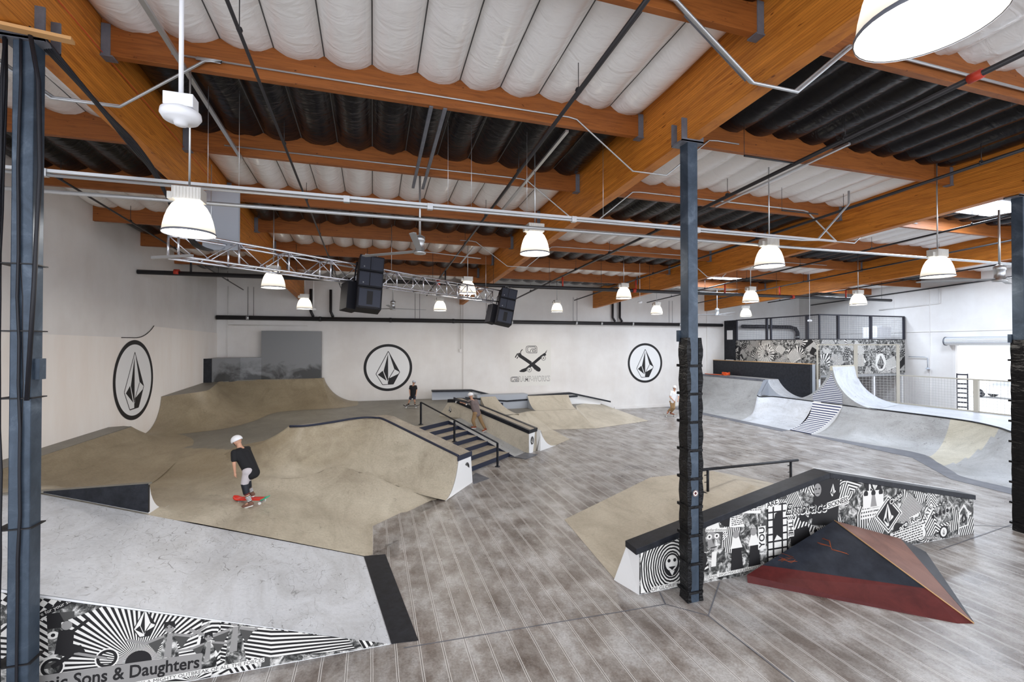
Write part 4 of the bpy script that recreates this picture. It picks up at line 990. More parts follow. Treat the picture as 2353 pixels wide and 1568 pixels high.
for s0, path in ((.0, [(.16, .55), (.30, .50), (.42, .62), (.62, .46)]), (1, [(.22, .72), (.36, .60)]), (2, [(.10, 1.45), (.22, 1.35), (.18, 1.62)]), (3, [(.12, 1.55), (.26, 1.5), (.30, 1.38)])):
    for j in range(3):
        rr_ = random.Random(s0*7+j); MB().tube([A+w_*(b*.9+rr_.uniform(-.02,.02))+u_*(a*.9+rr_.uniform(-.03,.03))+nf*.001 for a, b in path], .0028, 4).build('orange_scratch', 'rust', py)

# ================================================================ RIGHT SIDE RAMPS
rt = thing('tall_quarter', (19.8, 23, 0), 'tall grey quarter pipe at the rear right in front of the black wall', 'ramp')
mb, rows = transition([(21, 25.4, 2.0), (21, 23.5, 2.0), (21, 20.3, 2.0)], [(18.8, 25.4, .006), (18.78, 23.5, .006), (18.75, 19.7, .006)], 6, 16, 0, (False, True), True)
mb.build('riding_surface', ['skate2', 'greypaint'], rt)
MB().box((21.02, 22.85, 2.04), (.08, 5.1, .12)).build('coping', 'strip', rt)
MB().box((21.55, 22.85, 2.06), (1.0, 5.1, .05)).build('deck', 'skate2', rt)
lq = thing('long_quarter', (20, 14, 0), 'long low grey quarter pipe with dark coping curving along the right side', 'ramp')
mb, rows = transition([(21, 20.3, 1.98), (20.45, 20.25, 1.2), (20.9, 19.6, 1.2), (21, 18.6, 1.2), (21, 17.3, 1.2)], [(18.75, 19.7, .007), (18.75, 19.2, .007), (18.75, 18.7, .007), (18.75, 18, .007), (18.75, 16.7, .007)], 5, 14, 0, (False, False))
mb.build('hip_surface', ['skate', 'greypaint'], lq)
MB().tube([r[0]+Vector((0,0,.01)) for r in rows[5:]], .03, 6).build('coping', 'black', lq)
lips = [(21, 16.9, 1.2), (21.0, 16.1, 1.2), (21.08, 14, 1.2), (21.12, 12.2, 1.2), (20.95, 11.0, 1.2), (20.3, 9.95, 1.2), (19.6, 9.2, 1.2), (19.0, 7.8, 1.2), (18.8, 6, 1.2)]
feet = [(18.75, 16.4, .006), (18.85, 15.6, .006), (19.1, 13.7, .006), (19.35, 11.75, .006), (18.4, 10.6, .006), (17.6, 9.75, .006), (17.17, 9.25, .006), (17.1, 8.2, .006), (17.0, 6, .006)]
mb, rows = transition(lips, feet, 6, 18, 0, (False, True))
npr = 18; cnt = 0
for fi in range(48*18):                                   # ply patch where the wall turns
    i = fi//18
    if i < 48 and mb.mi[fi] == 0 and 20 <= i <= 29: mb.mi[fi] = 2 if i < 26 or (fi % 18) < 18-(i-25)*4 else 0
mb.build('riding_surface', ['skate2', 'greypaint', 'cream'], lq)
MB().tube([r[0]+Vector((-.01,0,.012)) for r in rows], .03, 6).build('coping', 'black', lq)
dpts = [(21.0, 20.3), (22.0, 20.3), (22.0, 18.3), (22.25, 17.95), (24.25, 15.5), (24.25, 6)]
lp = [(r[0].x, r[0].y) for r in rows]
poly = dpts+[p for p in lp[::-1]]
dk = MB()
for i in range(len(lp)-1): dk.poly([(lp[i][0], lp[i][1], 1.195), (lp[i+1][0], lp[i+1][1], 1.195), (24.25, min(lp[i+1][1], 15.5) if lp[i+1][1] < 15.5 else 15.5, 1.195), (24.25, min(lp[i][1], 15.5), 1.195)][::-1])
dk.poly([(21, 20.3, 1.195), (21, 16.9, 1.195), (24.25, 15.5, 1.195), (22.2, 18.0, 1.195), (22, 18.3, 1.195), (22, 20.3, 1.195)])
dk.poly([(24.25, 6, 0), (24.25, 15.5, 0), (24.25, 15.5, 1.195), (24.25, 6, 1.195)]).poly([(24.25, 15.5, 0), (22, 18.3, 0), (22, 18.3, 1.195), (24.25, 15.5, 1.195)])
dk.build('deck', 'skate', lq)
# small fin on the deck
fi_ = thing('deck_kicker', (21.8, 19.6, 1.2), 'small pale kicker on the deck against the black wall', 'ramp')
mb, r_ = transition([(21.2, 20.3, 2.08), (22.0, 20.3, 2.08)], [(21.2, 18.95, 1.20), (22.0, 18.7, 1.20)], 4, 12, 1.2, (True, True), True); mb.build('riding_surface', ['skate', 'bluegrey'], fi_)
MB().poly([(20.62, 20.22, 1.21), (21.2, 20.22, 1.21), (21.2, 20.22, 2.05)]).build('side_panel', 'bluegrey', fi_)
MB().poly([(20.42, 20.26, 1.19), (21.25, 20.26, 1.19), (21.25, 20.26, 2.07), (20.9, 20.26, 2.05)]).build('gusset_panel', 'bluegrey', fi_)
# double sided spine
sp = thing('spine_ramp', (22, 16.5, 1.2), 'tall double sided spine ramp with a blue and white striped side', 'ramp')
RL = [(21, 16.33, 2.98), (23.2, 16.85, 2.98)]
mb, r1 = transition(RL, [(21, 14.35, 1.204), (24.15, 15.35, 1.204)], 5, 18, 1.2, (False, False), True); mb.build('front_transition', ['skate', 'greyply'], sp)
mb, r2 = transition([(21, 16.43, 2.98), (23.15, 16.95, 2.98)], [(21, 18.7, 1.204), (22.05, 18.25, 1.204)], 5, 18, 1.2, (False, False), True); mb.build('rear_transition', ['skate', 'greyply'], sp)
MB().prism([(20.98, 16.30, 2.80), (20.98, 16.33, 3.02), (20.98, 16.43, 3.02), (20.98, 16.46, 2.80)], (2.2, .52, 0)).build('ridge_cap', 'cream', sp)
fr_ = [p for p in r1[0]]; bk_ = [p for p in r2[0]]
MB().poly([p+Vector((-.002,0,0)) for p in fr_][::-1]+[p+Vector((-.002,0,0)) for p in bk_]).build('side_panel', 'greyply' if False else 'skate2', sp)
def ycurve(row, z):
    for a, b in zip(row, row[1:]):
        if (a.z-z)*(b.z-z) <= 0: return a.y+(b.y-a.y)*((a.z-z)/((a.z-b.z) or 1e-6))
    return row[-1].y
st_ = MB(); nb_ = 34; zz = [1.21+(2.70-1.21)*k/nb_ for k in range(nb_+1)]
for k in range(nb_):
    za, zb = zz[k], zz[k+1]
    def lim(z):
        t_ = (2.70-z)/1.49; a = max(ycurve(fr_, z)+.10+.03*t_, 15.85); b = min(ycurve(bk_, z)-.16, 17.35)
        return (a, b) if b > a else ((a+b)/2, (a+b)/2)
    (a0, b0), (a1, b1) = lim(za), lim(zb)
    st_.poly([(20.985, a0, za), (20.985, a1, zb), (20.985, b1, zb), (20.985, b0, za)], k % 2)
nl = 32
def low(t_, e):
    x = 20.985+(18.80-20.985)*t_; yR = 15.85+(15.62-15.85)*t_; yL = 17.35+(16.72-17.35)*t_-.25*math.sin(math.pi*t_)
    d = 2.2*(1-t_); cz = .006+2.7-math.sqrt(max(2.7**2-d*d, 0)); chord = 1.21*(1-t_)+.01
    return (x, yR if e == 0 else yL, cz*.5+chord*.5+.015)
for k in range(nl):
    t0, t1 = k/nl, (k+1)/nl
    st_.poly([low(t0, 0), low(t1, 0), low(t1, 1), low(t0, 1)], k % 2)
for k in range(nl):
    t0, t1 = k/nl, (k+1)/nl; a, b = low(t0, 0), low(t1, 0); c, d = low(t0, 1), low(t1, 1)
    st_.poly([a, (a[0], a[1], 0), (b[0], b[1], 0), b], 0); st_.poly([c, d, (d[0], d[1], 0), (c[0], c[1], 0)], 0)
M['stripe'] = mat('blue_stripe', (.05,.06,.13), .5)
st_.build('striped_panel', ['whitepaint', 'stripe'], sp)
# dark painted strips at the foot of the ramps
for k, pts in enumerate([[(18.1, 25.4), (18.75, 25.4), (18.75, 20.2), (18.2, 20.3)], [(18.2, 20.0), (18.75, 20.2), (18.74, 16.75), (18.15, 16.6)],
    [(18.55, 15.85), (18.88, 15.5), (19.40, 11.65), (18.35, 11.35), (18.45, 13)], [(18.35, 11.35), (19.40, 11.65), (17.16, 9.24), (16.5, 9.2)], [(16.5, 9.2), (17.16, 9.24), (17.1, 6), (16.0, 6), (16.4, 7.9)]]):
    o = MB().prism([(x, y, .002) for x, y in pts], (0, 0, .004)).build('painted_strip', 'strip')
    tag(o, ['dark painted floor strip below the tall rear quarter', 'dark painted floor strip left of the striped spine', 'dark painted floor strip along the low grey quarter right of the striped spine', 'dark painted floor strip running diagonally where the quarter turns', 'dark painted floor strip beside the right edge column'][k], 'floor strip')
# black wall
bw = thing('black_box', (22.15, 21.9, 1.2), 'low black painted wall behind the tall quarter with a bare ply top edge', 'wall box')
MB().box((22.15, 21.88, 2.10), (.30, 7.15, 1.80)).build('panel', 'black', bw)
MB().box((22.15, 21.88, 3.015), (.32, 7.17, .03)).build('top_edge', 'wood_edge', bw)
MB().box((22.2, 18.29, 2.1), (.2, .02, 1.8)).build('end_panel', 'bluegrey', bw)
cd = MB().tube(densify([(21.2, 25.3, 2.11), (21.15, 24.6, 2.11), (21.3, 24.2, 2.12), (21.45, 23.9, 2.11)], 4), .025, 6)
for k in range(5): cd.tube([(21.55+.2*math.cos(a+.1*k), 23.8+.24*math.sin(a+.1*k), 2.13+.03*k+.03*math.sin(3*a+k)) for a in [j*math.pi/8 for j in range(17)]], .025, 6)
tag(cd.build('extension_cord', 'orange'), 'orange cord coiled at the left end of the black wall', 'cord')
# ---------------------------------------------------------------- cage booth
cg = thing('cage_booth', (26, 21, 2.2), 'raised booth with collage printed walls and black framed wire windows', 'booth')
MB().box((23.03, 21.9, 3.25), (.06, 6.6, 2.15)).build('side_wall', 'greyply', cg)
MB().box((26.28, 18.63, 3.375), (6.5, .06, 1.95)).build('front_wall', 'greyply', cg)
MB().box((26.3, 21.5, 2.32), (6.5, 5.7, .12)).build('booth_floor', 'greypaint', cg)
zt, zb = 5.66, 4.34
fr = MB()
fr.box((23.03, 21.55, zt), (.07, 5.9, .07)).box((23.03, 21.55, zb), (.07, 5.9, .05)).box((26.28, 18.63, zt), (6.5, .07, .07)).box((26.28, 18.63, zb), (6.5, .07, .05))
fr.build('rails', 'cage_black', cg)
ly = [24.45, 21.95, 19.25, 18.63]; fx = [23.03, 24.15, 26.75, 29.5]
for y, w_ in ((24.45, .10), (22.05, .14), (21.75, .10), (19.35, .16), (18.63, .07)): MB().box((23.03, y, 5.0), (.09, w_, 1.3)).build('post', 'cage_black', cg)
for x, w_ in ((24.38, .14), (26.85, .16), (29.50, .12)): MB().box((x, 18.63, 5.0), (w_, .09, 1.3)).build('post', 'cage_black', cg)
def mesh_panel(a, b, za, zb_, sp_, r, m_, par, nm='wire_mesh'):
    a, b = Vector((*a, 0)), Vector((*b, 0)); L_ = (b-a).length; d = (b-a)/L_; mb = MB(); n = int(L_/sp_); ang = math.atan2(d.y, d.x)
    for k in range(1, n): p = a+d*(L_*k/n); mb.box((p.x, p.y, (za+zb_)/2), (r, r, zb_-za), rz=ang)
    n = int((zb_-za)/sp_)
    for k in range(1, n): p = (a+b)/2; mb.box((p.x, p.y, za+(zb_-za)*k/n), (L_, r, r), rz=ang)
    return mb.build(nm, m_, par)
for a, b in (((23.03, 24.4), (23.03, 22.1)), ((23.03, 21.7), (23.03, 19.4)), ((23.03, 19.3), (23.03, 18.66)), ((23.06, 18.63), (24.3, 18.63)), ((24.45, 18.63), (26.75, 18.63)), ((26.95, 18.63), (29.4, 18.63))):
    mesh_panel(a, b, zb, zt, .115, .007, 'wire', cg)
dd = MB().box((23.0, 25.0, 4.3), (.08, 1.0, 2.75)).build('black_door', 'black', cg)
MB().box((22.95, 24.98, 4.7), (.02, .5, .62)).build('door_window', 'whitepaint', dd)
MB().box((22.95, 25.0, 3.02), (.02, .7, .05)).build('kick_plate', 'whitepaint', dd)
for x in (23.1, 25.0, 27.2, 29.45): MB().box((x, 18.75, 1.13), (.12, .12, 2.27)).build('leg_post', 'whitepaint', cg)
tag(MB().box((28.3, 19.3, 4.75), (1.1, .8, .62)).box((28.3, 19.3, 5.09), (.5, .3, .08)).build('storage_box', 'whiteplast'), 'white storage box with dark items behind the right cage window', 'box')
tag(MB().box((27.0, 24.9, 1.1), (1.0, .08, 2.2)).build('booth_door', 'redband'), 'reddish door seen under the booth through the fence', 'door')
tag(MB().prism([(26.6, 19.5, 0), (27.6, 19.5, 0), (27.4, 19.5, .42), (27.1, 19.5, .55), (26.8, 19.5, .38)], (0, .5, 0)).build('purple_bag', mat('purple_cloth', (.22,.06,.55), .7)), 'purple bundle on the floor under the booth', 'bag')
# ---------------------------------------------------------------- fences
tf = thing('tall_fence', (23.2, 16.8, 1.2), 'tall beige wire fence section beside the spine ramp', 'fence')
FA, FM, FB = (22.17, 18.05), (23.2, 16.83), (24.25, 15.58)
for p, w_ in ((FA, .08), (FM, .16), (FB, .12)): MB().box((*p, 2.62), (w_, w_, 2.84), rz=-.87).build('post', 'fence_post', tf)
for z in (4.03, 1.25): MB().prism([(FA[0], FA[1], z-.03), (FB[0], FB[1], z-.03), (FB[0], FB[1], z+.03), (FA[0], FA[1], z+.03)], (.05, .04, 0)).build('rail', 'fence_post', tf)
mesh_panel(FA, FM, 1.25, 4.0, .13, .007, 'fence_wire', tf); mesh_panel(FM, FB, 1.25, 4.0, .13, .007, 'fence_wire', tf)
lf = thing('low_fence', (24.25, 12, 1.2), 'low beige wire fence along the back of the right hand deck', 'fence')
for y in (12.6, 9.7, 6.6): MB().box((24.25, y, 1.88), (.12, .16, 1.36)).build('post', 'fence_post', lf)
for z in (2.56, 1.22): MB().box((24.25, 11.0, z), (.06, 9.1, .05)).build('rail', 'fence_post', lf)
mesh_panel((24.25, 15.5), (24.25, 12.7), 1.24, 2.54, .11, .007, 'fence_wire', lf); mesh_panel((24.25, 12.5), (24.25, 9.8), 1.24, 2.54, .11, .007, 'fence_wire', lf); mesh_panel((24.25, 9.6), (24.25, 6.7), 1.24, 2.54, .11, .007, 'fence_wire', lf)
# ladder beyond the fence
ld_ = thing('black_ladder', (28.0, 15.1, 0), 'dark ladder leaning upright in the bright doorway behind the fence', 'ladder')
for s in (-.19, .19): MB().box((28.0+s*.46, 15.1-s*.88, 1.3), (.03, .05, 2.6), rz=.5).build('rail', 'cage_black', ld_)
for k in range(11): MB().box((28.0, 15.1, .25+.23*k), (.40, .08, .07), rz=-1.09).build('rung', 'cage_black', ld_)
# roller door on the right wall
rd_ = thing('roller_door', (29.4, 14.3, 4.2), 'white roller shutter rolled up above the bright doorway', 'roller door')
c_ = MB(); n_ = 20; c_.tube([(29.36, 16.5, 4.22), (29.36, 12.2, 4.22)], .21, n_, sm=False); c_.build('coil', 'whitepaint', rd_)
rb = MB()
for k in range(7): a = math.pi*.55+k*.32; rb.tube([(29.36+.213*math.cos(a), 16.5, 4.22+.213*math.sin(a)), (29.36+.213*math.cos(a), 12.2, 4.22+.213*math.sin(a))], .012, 5)
rb.build('slats', 'bluegrey', rd_); MB().tube([(29.36, 16.55, 4.22), (29.36, 16.50, 4.22)], .235, 20).build('end_plate', 'strip', rd_)
tag(MB().tube([(29.5, 18.4, 3.35), (29.5, 17.6, 3.35), (29.5, 17.45, 3.3), (29.5, 17.45, 2.75)], .02, 6).lathe((29.5, 17.45, 2.68), [(0,.1), (.04,.08), (.12,0)], 12).build('bent_pipe_lamp', 'bluegrey'), 'thin bent pipe lamp on the white right wall', 'lamp')
# bits outside the doorway
struct(MB().box((62.8, 15, -.05), (66, 70, .1)).build('floor', mat('bright_asphalt', (.62,.62,.62), .8)))
bo = thing('outside_building', (70, 26, 0), 'pale building with a green band outside the roller door', 'building')
MB().box((74, 30, 4), (6, 50, 8)).build('wall', 'whitepaint', bo); MB().box((70.9, 30, 4.4), (.2, 50, 1.9)).build('green_band', mat('pale_green', (.55,.78,.72), .6), bo)
car = thing('parked_car', (45.5, 21.5, 0), 'white car parked outside the roller door, seen from the side', 'car')
pr = [(2.15,.35), (2.2,.62), (1.9,.78), (1.0,.92), (.35,1.36), (-.9,1.42), (-1.6,1.05), (-2.1,.95), (-2.2,.5), (-2.1,.3)]
MB().prism([(44.6, 21.6+a, b) for a, b in pr], (1.75, 0, 0)).build('body', 'whitepaint', car, bevel=.06)
MB().prism([(44.58, 21.6+a, b) for a, b in ((.85,.95), (.32,1.28), (-.85,1.33), (-1.35,1.0))], (.03, 0, 0)).build('side_window', 'bluegrey', car)
for a in (1.45, -1.35):
    for x in (44.62, 46.3):
        w_ = MB().tube([(x-.03, 21.6+a, .33), (x+.12, 21.6+a, .33)], .34, 20).build('wheel', 'black', car)
        hb = MB()
        for k in range(5): an = k*1.2566; hb.prism([(x-.045, 21.6+a+.05*math.cos(an+1.57), .33+.05*math.sin(an+1.57)), (x-.045, 21.6+a-.05*math.cos(an+1.57), .33-.05*math.sin(an+1.57)), (x-.045, 21.6+a+.24*math.cos(an)-.03*math.sin(an), .33+.24*math.sin(an)), (x-.045, 21.6+a+.24*math.cos(an)+.03*math.sin(an), .33+.24*math.sin(an))], (.01,0,0))
        hb.build('hub_cap', 'galv', w_)

# ================================================================ PRINT WORK
def collage(F, x0, x1, y0, y1, seed, n, smin=.25, smax=.75):
    """black and white cut-paper collage: overlapping patches, each with its own motif"""
    rnd = random.Random(seed)
    F.patch = None; F.poly([(x0, y0), (x1, y0), (x1, y1), (x0, y1)], PHOTO)
    nx = max(1, round(n*(x1-x0)/((x1-x0)+(y1-y0))))
    for i in range(n):
        cx = x0+(x1-x0)*((i*.61803+seed*.137) % 1); cy = rnd.uniform(y0, y1); w_ = rnd.uniform(smin, smax); h_ = rnd.uniform(smin, smax)*.8; a = rnd.uniform(-.7, .7)
        ca, sa = math.cos(a), math.sin(a)
        def L(x, y): return (cx+x*ca-y*sa, cy+x*sa+y*ca)
        q = [L(-w_/2+rnd.uniform(-.05,.05), -h_/2), L(w_/2, -h_/2+rnd.uniform(-.05,.05)), L(w_/2+rnd.uniform(-.05,.05), h_/2), L(-w_/2, h_/2+rnd.uniform(-.05,.05))]
        k = rnd.choice(['str', 'str', 'ray', 'ring', 'chev', 'photo', 'photo', 'check', 'news', 'stone', 'face', 'star', 'photo'])
        F.patch = None; big = [L(-w_/2-.02, -h_/2-.02), L(w_/2+.02, -h_/2-.02), L(w_/2+.02, h_/2+.02), L(-w_/2-.02, h_/2+.02)]
        F.poly(q, PHOTO if k in ('photo', 'face') else rnd.choice([PAPER, INK, PAPER, G2]) if k != 'str' else PAPER)
        F.patch = ccw(q)
        if k == 'str':
            p = rnd.uniform(.035, .08); s = -w_
            while s < w_: F.poly([L(s, -h_), L(s+p*.52, -h_), L(s+p*.52, h_), L(s, h_)], INK); s += p
        elif k == 'ray':
            m_ = rnd.randint(14, 26); ox, oy = rnd.uniform(-.3, .3)*w_, -h_*.4
            F.poly(q, PAPER)
            for j in range(m_): a0 = 2*math.pi*j/m_; a1 = a0+math.pi/m_; F.poly([L(ox, oy), L(ox+2*math.cos(a0), oy+2*math.sin(a0)), L(ox+2*math.cos(a1), oy+2*math.sin(a1))], INK)
        elif k == 'ring':
            F.poly(q, PAPER); r = .03
            while r < max(w_, h_)*.8: c_ = L(0, 0); F.layer += 1; F.ring(c_[0], c_[1], r, r+.025, INK, 20); r += .05
        elif k == 'chev':
            F.poly(q, PAPER); s = -h_
            while s < h_: 
                for sg in (-1, 1): F.poly([L(0, s), L(0, s+.035), L(sg*w_, s+.035-w_*.9), L(sg*w_, s-w_*.9)], INK)
                s += .075
        elif k == 'check':
            p = .06
            for ix in range(-8, 8):
                for iy in range(-6, 6):
                    if (ix+iy) % 2: F.poly([L(ix*p, iy*p), L(ix*p+p, iy*p), L(ix*p+p, iy*p+p), L(ix*p, iy*p+p)], INK)
        elif k == 'news':
            F.poly(q, PAPER); s = -h_/2+.03
            while s < h_/2: 
                xx = -w_/2+.02
                while xx < w_/2: l_ = rnd.uniform(.02, .07); F.poly([L(xx, s), L(xx+l_, s), L(xx+l_, s+.014), L(xx, s+.014)], INK); xx += l_+.014
                s += .032
        elif k == 'stone':
            F.poly(q, INK); c_ = L(0, 0); F.stone(c_[0], c_[1], h_*.55, h_*.8, .010, INK, PAPER, a)
        elif k == 'face':
            c_ = L(0, 0); F.poly(q, G1); F.disc(c_[0], c_[1], h_*.42, PHOTO, 16, .75); 
            for sg in (-1, 1): e_ = L(sg*h_*.13, h_*.10); F.disc(*e_, h_*.07, PAPER, 10, 1.3); F.disc(*e_, h_*.035, INK, 8)
            F.poly([L(-.02, h_*.06), L(.03, -h_*.1), L(-.02, -h_*.12)], G1); F.poly([L(-h_*.13, -h_*.22), L(h_*.13, -h_*.20), L(0, -h_*.27)], INK)
            F.poly([L(-h_*.33, h_*.22), L(h_*.33, h_*.22), L(h_*.2, h_*.5), L(-h_*.25, h_*.5)], INK)
        elif k == 'star':
            F.poly(q, INK)
            for ix in range(-3, 4):
                for iy in range(-2, 3):
                    r = .045; c0 = (ix*.13+(.06 if iy % 2 else 0), iy*.12)
                    for j in range(5):
                        a0 = math.pi/2+j*1.2566
                        F.poly([L(c0[0]+r*math.cos(a0), c0[1]+r*math.sin(a0)), L(c0[0]+.4*r*math.cos(a0+1.2), c0[1]+.4*r*math.sin(a0+1.2)), L(c0[0]+.4*r*math.cos(a0-1.2), c0[1]+.4*r*math.sin(a0-1.2))], PAPER)
        F.patch = None
def figure(F, x, y, s, m1=G1, m2=G2, arms=((-.9, .9), (.9, 1.0))):
    """draped figure with raised arms"""
    F.poly([(x-.22*s, y), (x+.26*s, y), (x+.13*s, y+.9*s), (x-.11*s, y+.9*s)], PHOTO)
    F.poly([(x-.12*s, y+.3*s), (x+.05*s, y+.3*s), (x+.08*s, y+.9*s), (x-.03*s, y+.9*s)], m2)
    for ax, ay in arms:
        F.line((x+.1*s*(1 if ax > 0 else -1), y+.84*s), (x+ax*s*.55, y+.74*s), .09*s, m2); F.line((x+ax*s*.55, y+.74*s), (x+ax*s, y+ay*s), .07*s, m2)
        F.poly([(x+.1*s*(1 if ax > 0 else -1), y+.82*s), (x+ax*s*.5, y+.72*s), (x+ax*s*.3, y+.45*s)], m1)
    F.disc(x+.01*s, y+1.04*s, .13*s, m2, 16, .85); F.poly([(x-.13*s, y+1.0*s), (x-.10*s, y+1.2*s), (x+.12*s, y+1.2*s), (x+.14*s, y+1.0*s), (x, y+1.12*s)], INK)
    for sg in (-1, 1): F.disc(x+sg*.045*s, y+1.05*s, .018*s, INK, 8)
# --- foreground bank side
collage(fD, LEFT, .25, 0, 1.62, 11, 64, .3, .8)
# ray fan with the stone emblem
cx, cy = -2.60, .62
fD.patch = ccw([(-3.28, .30), (-2.05, .22), (-1.92, .78), (-2.7, 1.10), (-3.3, .92)])
fD.poly(fD.patch, PAPER)
for k in range(76): a0 = math.pi*2*k/76; a1 = a0+math.pi/76; fD.poly([(cx+.02, cy-.28), (cx+1.4*math.cos(a0), cy-.28+1.4*math.sin(a0)), (cx+1.4*math.cos(a1), cy-.28+1.4*math.sin(a1))], INK)
fD.disc(cx+.02, cy-.28, .13, INK)
fD.patch = None; fD.stone(cx+.08, cy+.16, .22, .32, .010, INK, PAPER)
# diverging stripes toward the tip
fD.patch = ccw([(-1.75, .18), (-.2, .02), (-.3, .18), (-1.75, .64)]); fD.poly(fD.patch, PAPER)
for k in range(26): yk = -.35+.055*k; fD.poly([(-1.2, yk), (-1.2, yk+.028), (.3, yk*.35+.03), (.3, yk*.35+.015)], INK); fD.poly([(-1.2, yk), (-1.2, yk+.028), (-1.85, yk*.8+.30), (-1.85, yk*.8+.27)], INK)
fD.patch = None
figure(fD, -2.28, .20, .46); figure(fD, -1.60, .12, .50, G1, G2, ((-.95, 1.0), (.8, 1.25))); figure(fD, -1.88, .12, .36, G1, G2, ((-.9, .75), (.95, 1.0)))
# motorbike and rider
bx0, by0 = -3.38, .36
for dx in (0, .50): fD.layer += 1; fD.ring(bx0+dx, by0+.08, .07, .10, INK, 20); fD.layer += 1; fD.ring(bx0+dx, by0+.08, .10, .115, PAPER, 20)
fD.line((bx0, by0+.08), (bx0+.22, by0+.22), .05, INK); fD.line((bx0+.2, by0+.2), (bx0+.50, by0+.08), .03, G2); fD.poly([(bx0+.05, by0+.2), (bx0+.3, by0+.2), (bx0+.26, by0+.28), (bx0+.1, by0+.28)], INK)
fD.poly([(bx0+.02, by0+.22), (bx0+.18, by0+.2), (bx0+.20, by0+.46), (bx0+.06, by0+.48)], INK); fD.disc(bx0+.13, by0+.52, .05, G2); fD.line((bx0+.15, by0+.42), (bx0+.34, by0+.56), .035, INK)
fD.text('ally care for your soul', -3.62, .96, .055, .40, PAPER, False, 0, None, INK)
fD.text('Cosmic Sons & Daughters', -3.75, .215, .20, -.035, INK, True, 0, 1.78, G2)
fD.text('AND HIGHER BY A MIGHTY OUTBREAK OF ALL THE FORCES', -2.98, .065, .058, .012, INK, False, 0, 1.70, PAPER)
m_ = fD.mb.build('collage_print', PRINT_MATS, bank)
# --- funbox ledge
collage(fF, 4.1, 12.21, 0, 1.55, 23, 80, .3, .75)
fF.patch = ccw([(4.12, .02), (5.0, .02), (5.0, .84), (4.12, .66)]); fF.poly(fF.patch, PAPER); r = .20
rnd = random.Random(3)
while r < .72: fF.layer += 2; fF.ring(4.70, .40, r, r+.030, INK, 44, .8, .015, rnd); r += .055
fF.disc(4.70, .40, .19, INK, 28, .8); fF.disc(4.70, .43, .13, PAPER, 20, .9); fF.disc(4.65, .47, .03, INK, 12); fF.disc(4.76, .47, .03, INK, 12); fF.poly([(4.66, .30), (4.76, .30), (4.71, .22)], PAPER); fF.poly([(4.64, .37), (4.78, .37), (4.71, .31)], INK)
fF.patch = None
# portrait beside the column
fF.poly([(5.32, .52), (5.70, .52), (5.74, .92), (5.52, 1.00), (5.30, .90)], G1); fF.disc(5.52, .70, .20, PHOTO, 22, .78); fF.disc(5.53, .70, .17, G2, 22, .72); fF.poly([(5.53, .87), (5.68, .80), (5.67, .60), (5.56, .52), (5.57, .7)], PHOTO); fF.poly([(5.36, .88), (5.68, .84), (5.62, 1.02), (5.46, 1.02)], PAPER)
for sx_ in (5.45, 5.60): fF.disc(sx_, .76, .045, PAPER, 12, 1.2); fF.disc(sx_, .76, .02, INK, 10)
fF.poly([(5.50, .72), (5.56, .72), (5.53, .62)], G1); fF.line((5.47, .57), (5.60, .58), .018, INK); fF.poly([(5.38, .50), (5.75, .55), (5.85, .2), (5.45, .15)], PHOTO); fF.poly([(5.5, .5), (5.6, .5), (5.58, .25), (5.48, .25)], PAPER)
fF.text('andardization', 5.38, .86, .075, -.10, INK, False, 0, .42, PAPER)
for dx in (6.0, 6.38): fF.poly([(dx-.12, .08), (dx+.16, .08), (dx+.10, .62), (dx-.06, .62)], INK); fF.poly([(dx-.12, .50), (dx+.14, .50), (dx+.05, .72), (dx-.05, .72)], PAPER); fF.disc(dx, .74, .07, G2, 14)
# film strip grid
fF.patch = ccw([(6.68, .12), (7.16, .12), (7.12, 1.20), (6.68, 1.10)]); fF.poly(fF.patch, PAPER)
for k in range(9): fF.line((6.68, .12+.13*k), (7.16, .12+.13*k), .03, INK)
for xx in (6.69, 6.82, 7.02, 7.14): fF.line((xx, .1), (xx, 1.3), .035, INK)
fF.poly([(6.82, .5), (6.9, .62), (7.0, .55), (7.04, .8), (7.0, 1.05), (6.86, 1.0), (6.80, .75)], INK); fF.patch = None
fF.text('ARE', 6.68, 1.12, .14, .20, INK, True, 0, None, PAPER)
fF.text('YOU', 6.62, .43, .17, math.pi/2, INK, True, 0, None, PAPER)
fF.text('THE', 7.17, .84, .15, -math.pi/2, INK, True, 0, None, PAPER)
fF.poly([(7.72, .7), (8.35, .62), (8.42, 1.46), (8.14, 1.53), (7.80, 1.48)], INK); fF.text('Embrace', 7.08, .93, .32, -.03, PAPER, True, .25, 1.02); fF.text('Embrace', 7.10, .945, .30, -.03, INK, False, .25, .98)
fF.disc(7.86, 1.33, .12, G2, 18, .75); fF.disc(7.82, 1.35, .018, INK, 8); fF.disc(7.90, 1.35, .018, INK, 8); fF.line((7.82, 1.26), (7.9, 1.265), .012, INK)
fF.stone(8.24, 1.30, .15, .25, .010, INK, PAPER)
fF.text('SICKNESS', 8.12, .97, .125, .16, INK, True, 0, .50, PAPER)
fF.poly([(9.0, .86), (9.55, .86), (9.55, 1.18), (9.0, 1.20)], PAPER)
for k in range(3): fF.disc(9.08+.2*k, 1.14, .06, INK, 12); fF.poly([(9.0+.2*k, .88), (9.17+.2*k, .88), (9.12+.2*k, 1.10), (9.04+.2*k, 1.10)], G2 if k % 2 else PAPER)
for k in range(3): fF.poly([(8.95, .80-.07*k), (9.58, .82-.07*k), (9.58, .86-.07*k), (8.95, .84-.07*k)], PAPER); f0
fF.patch = ccw([(9.28, .68), (9.68, 1.03), (10.03, .68), (9.68, .33)])
fF.poly(fF.patch, INK); fF.stone(9.68, .68, .30, .46, .012, INK, PAPER, .1); fF.patch = None
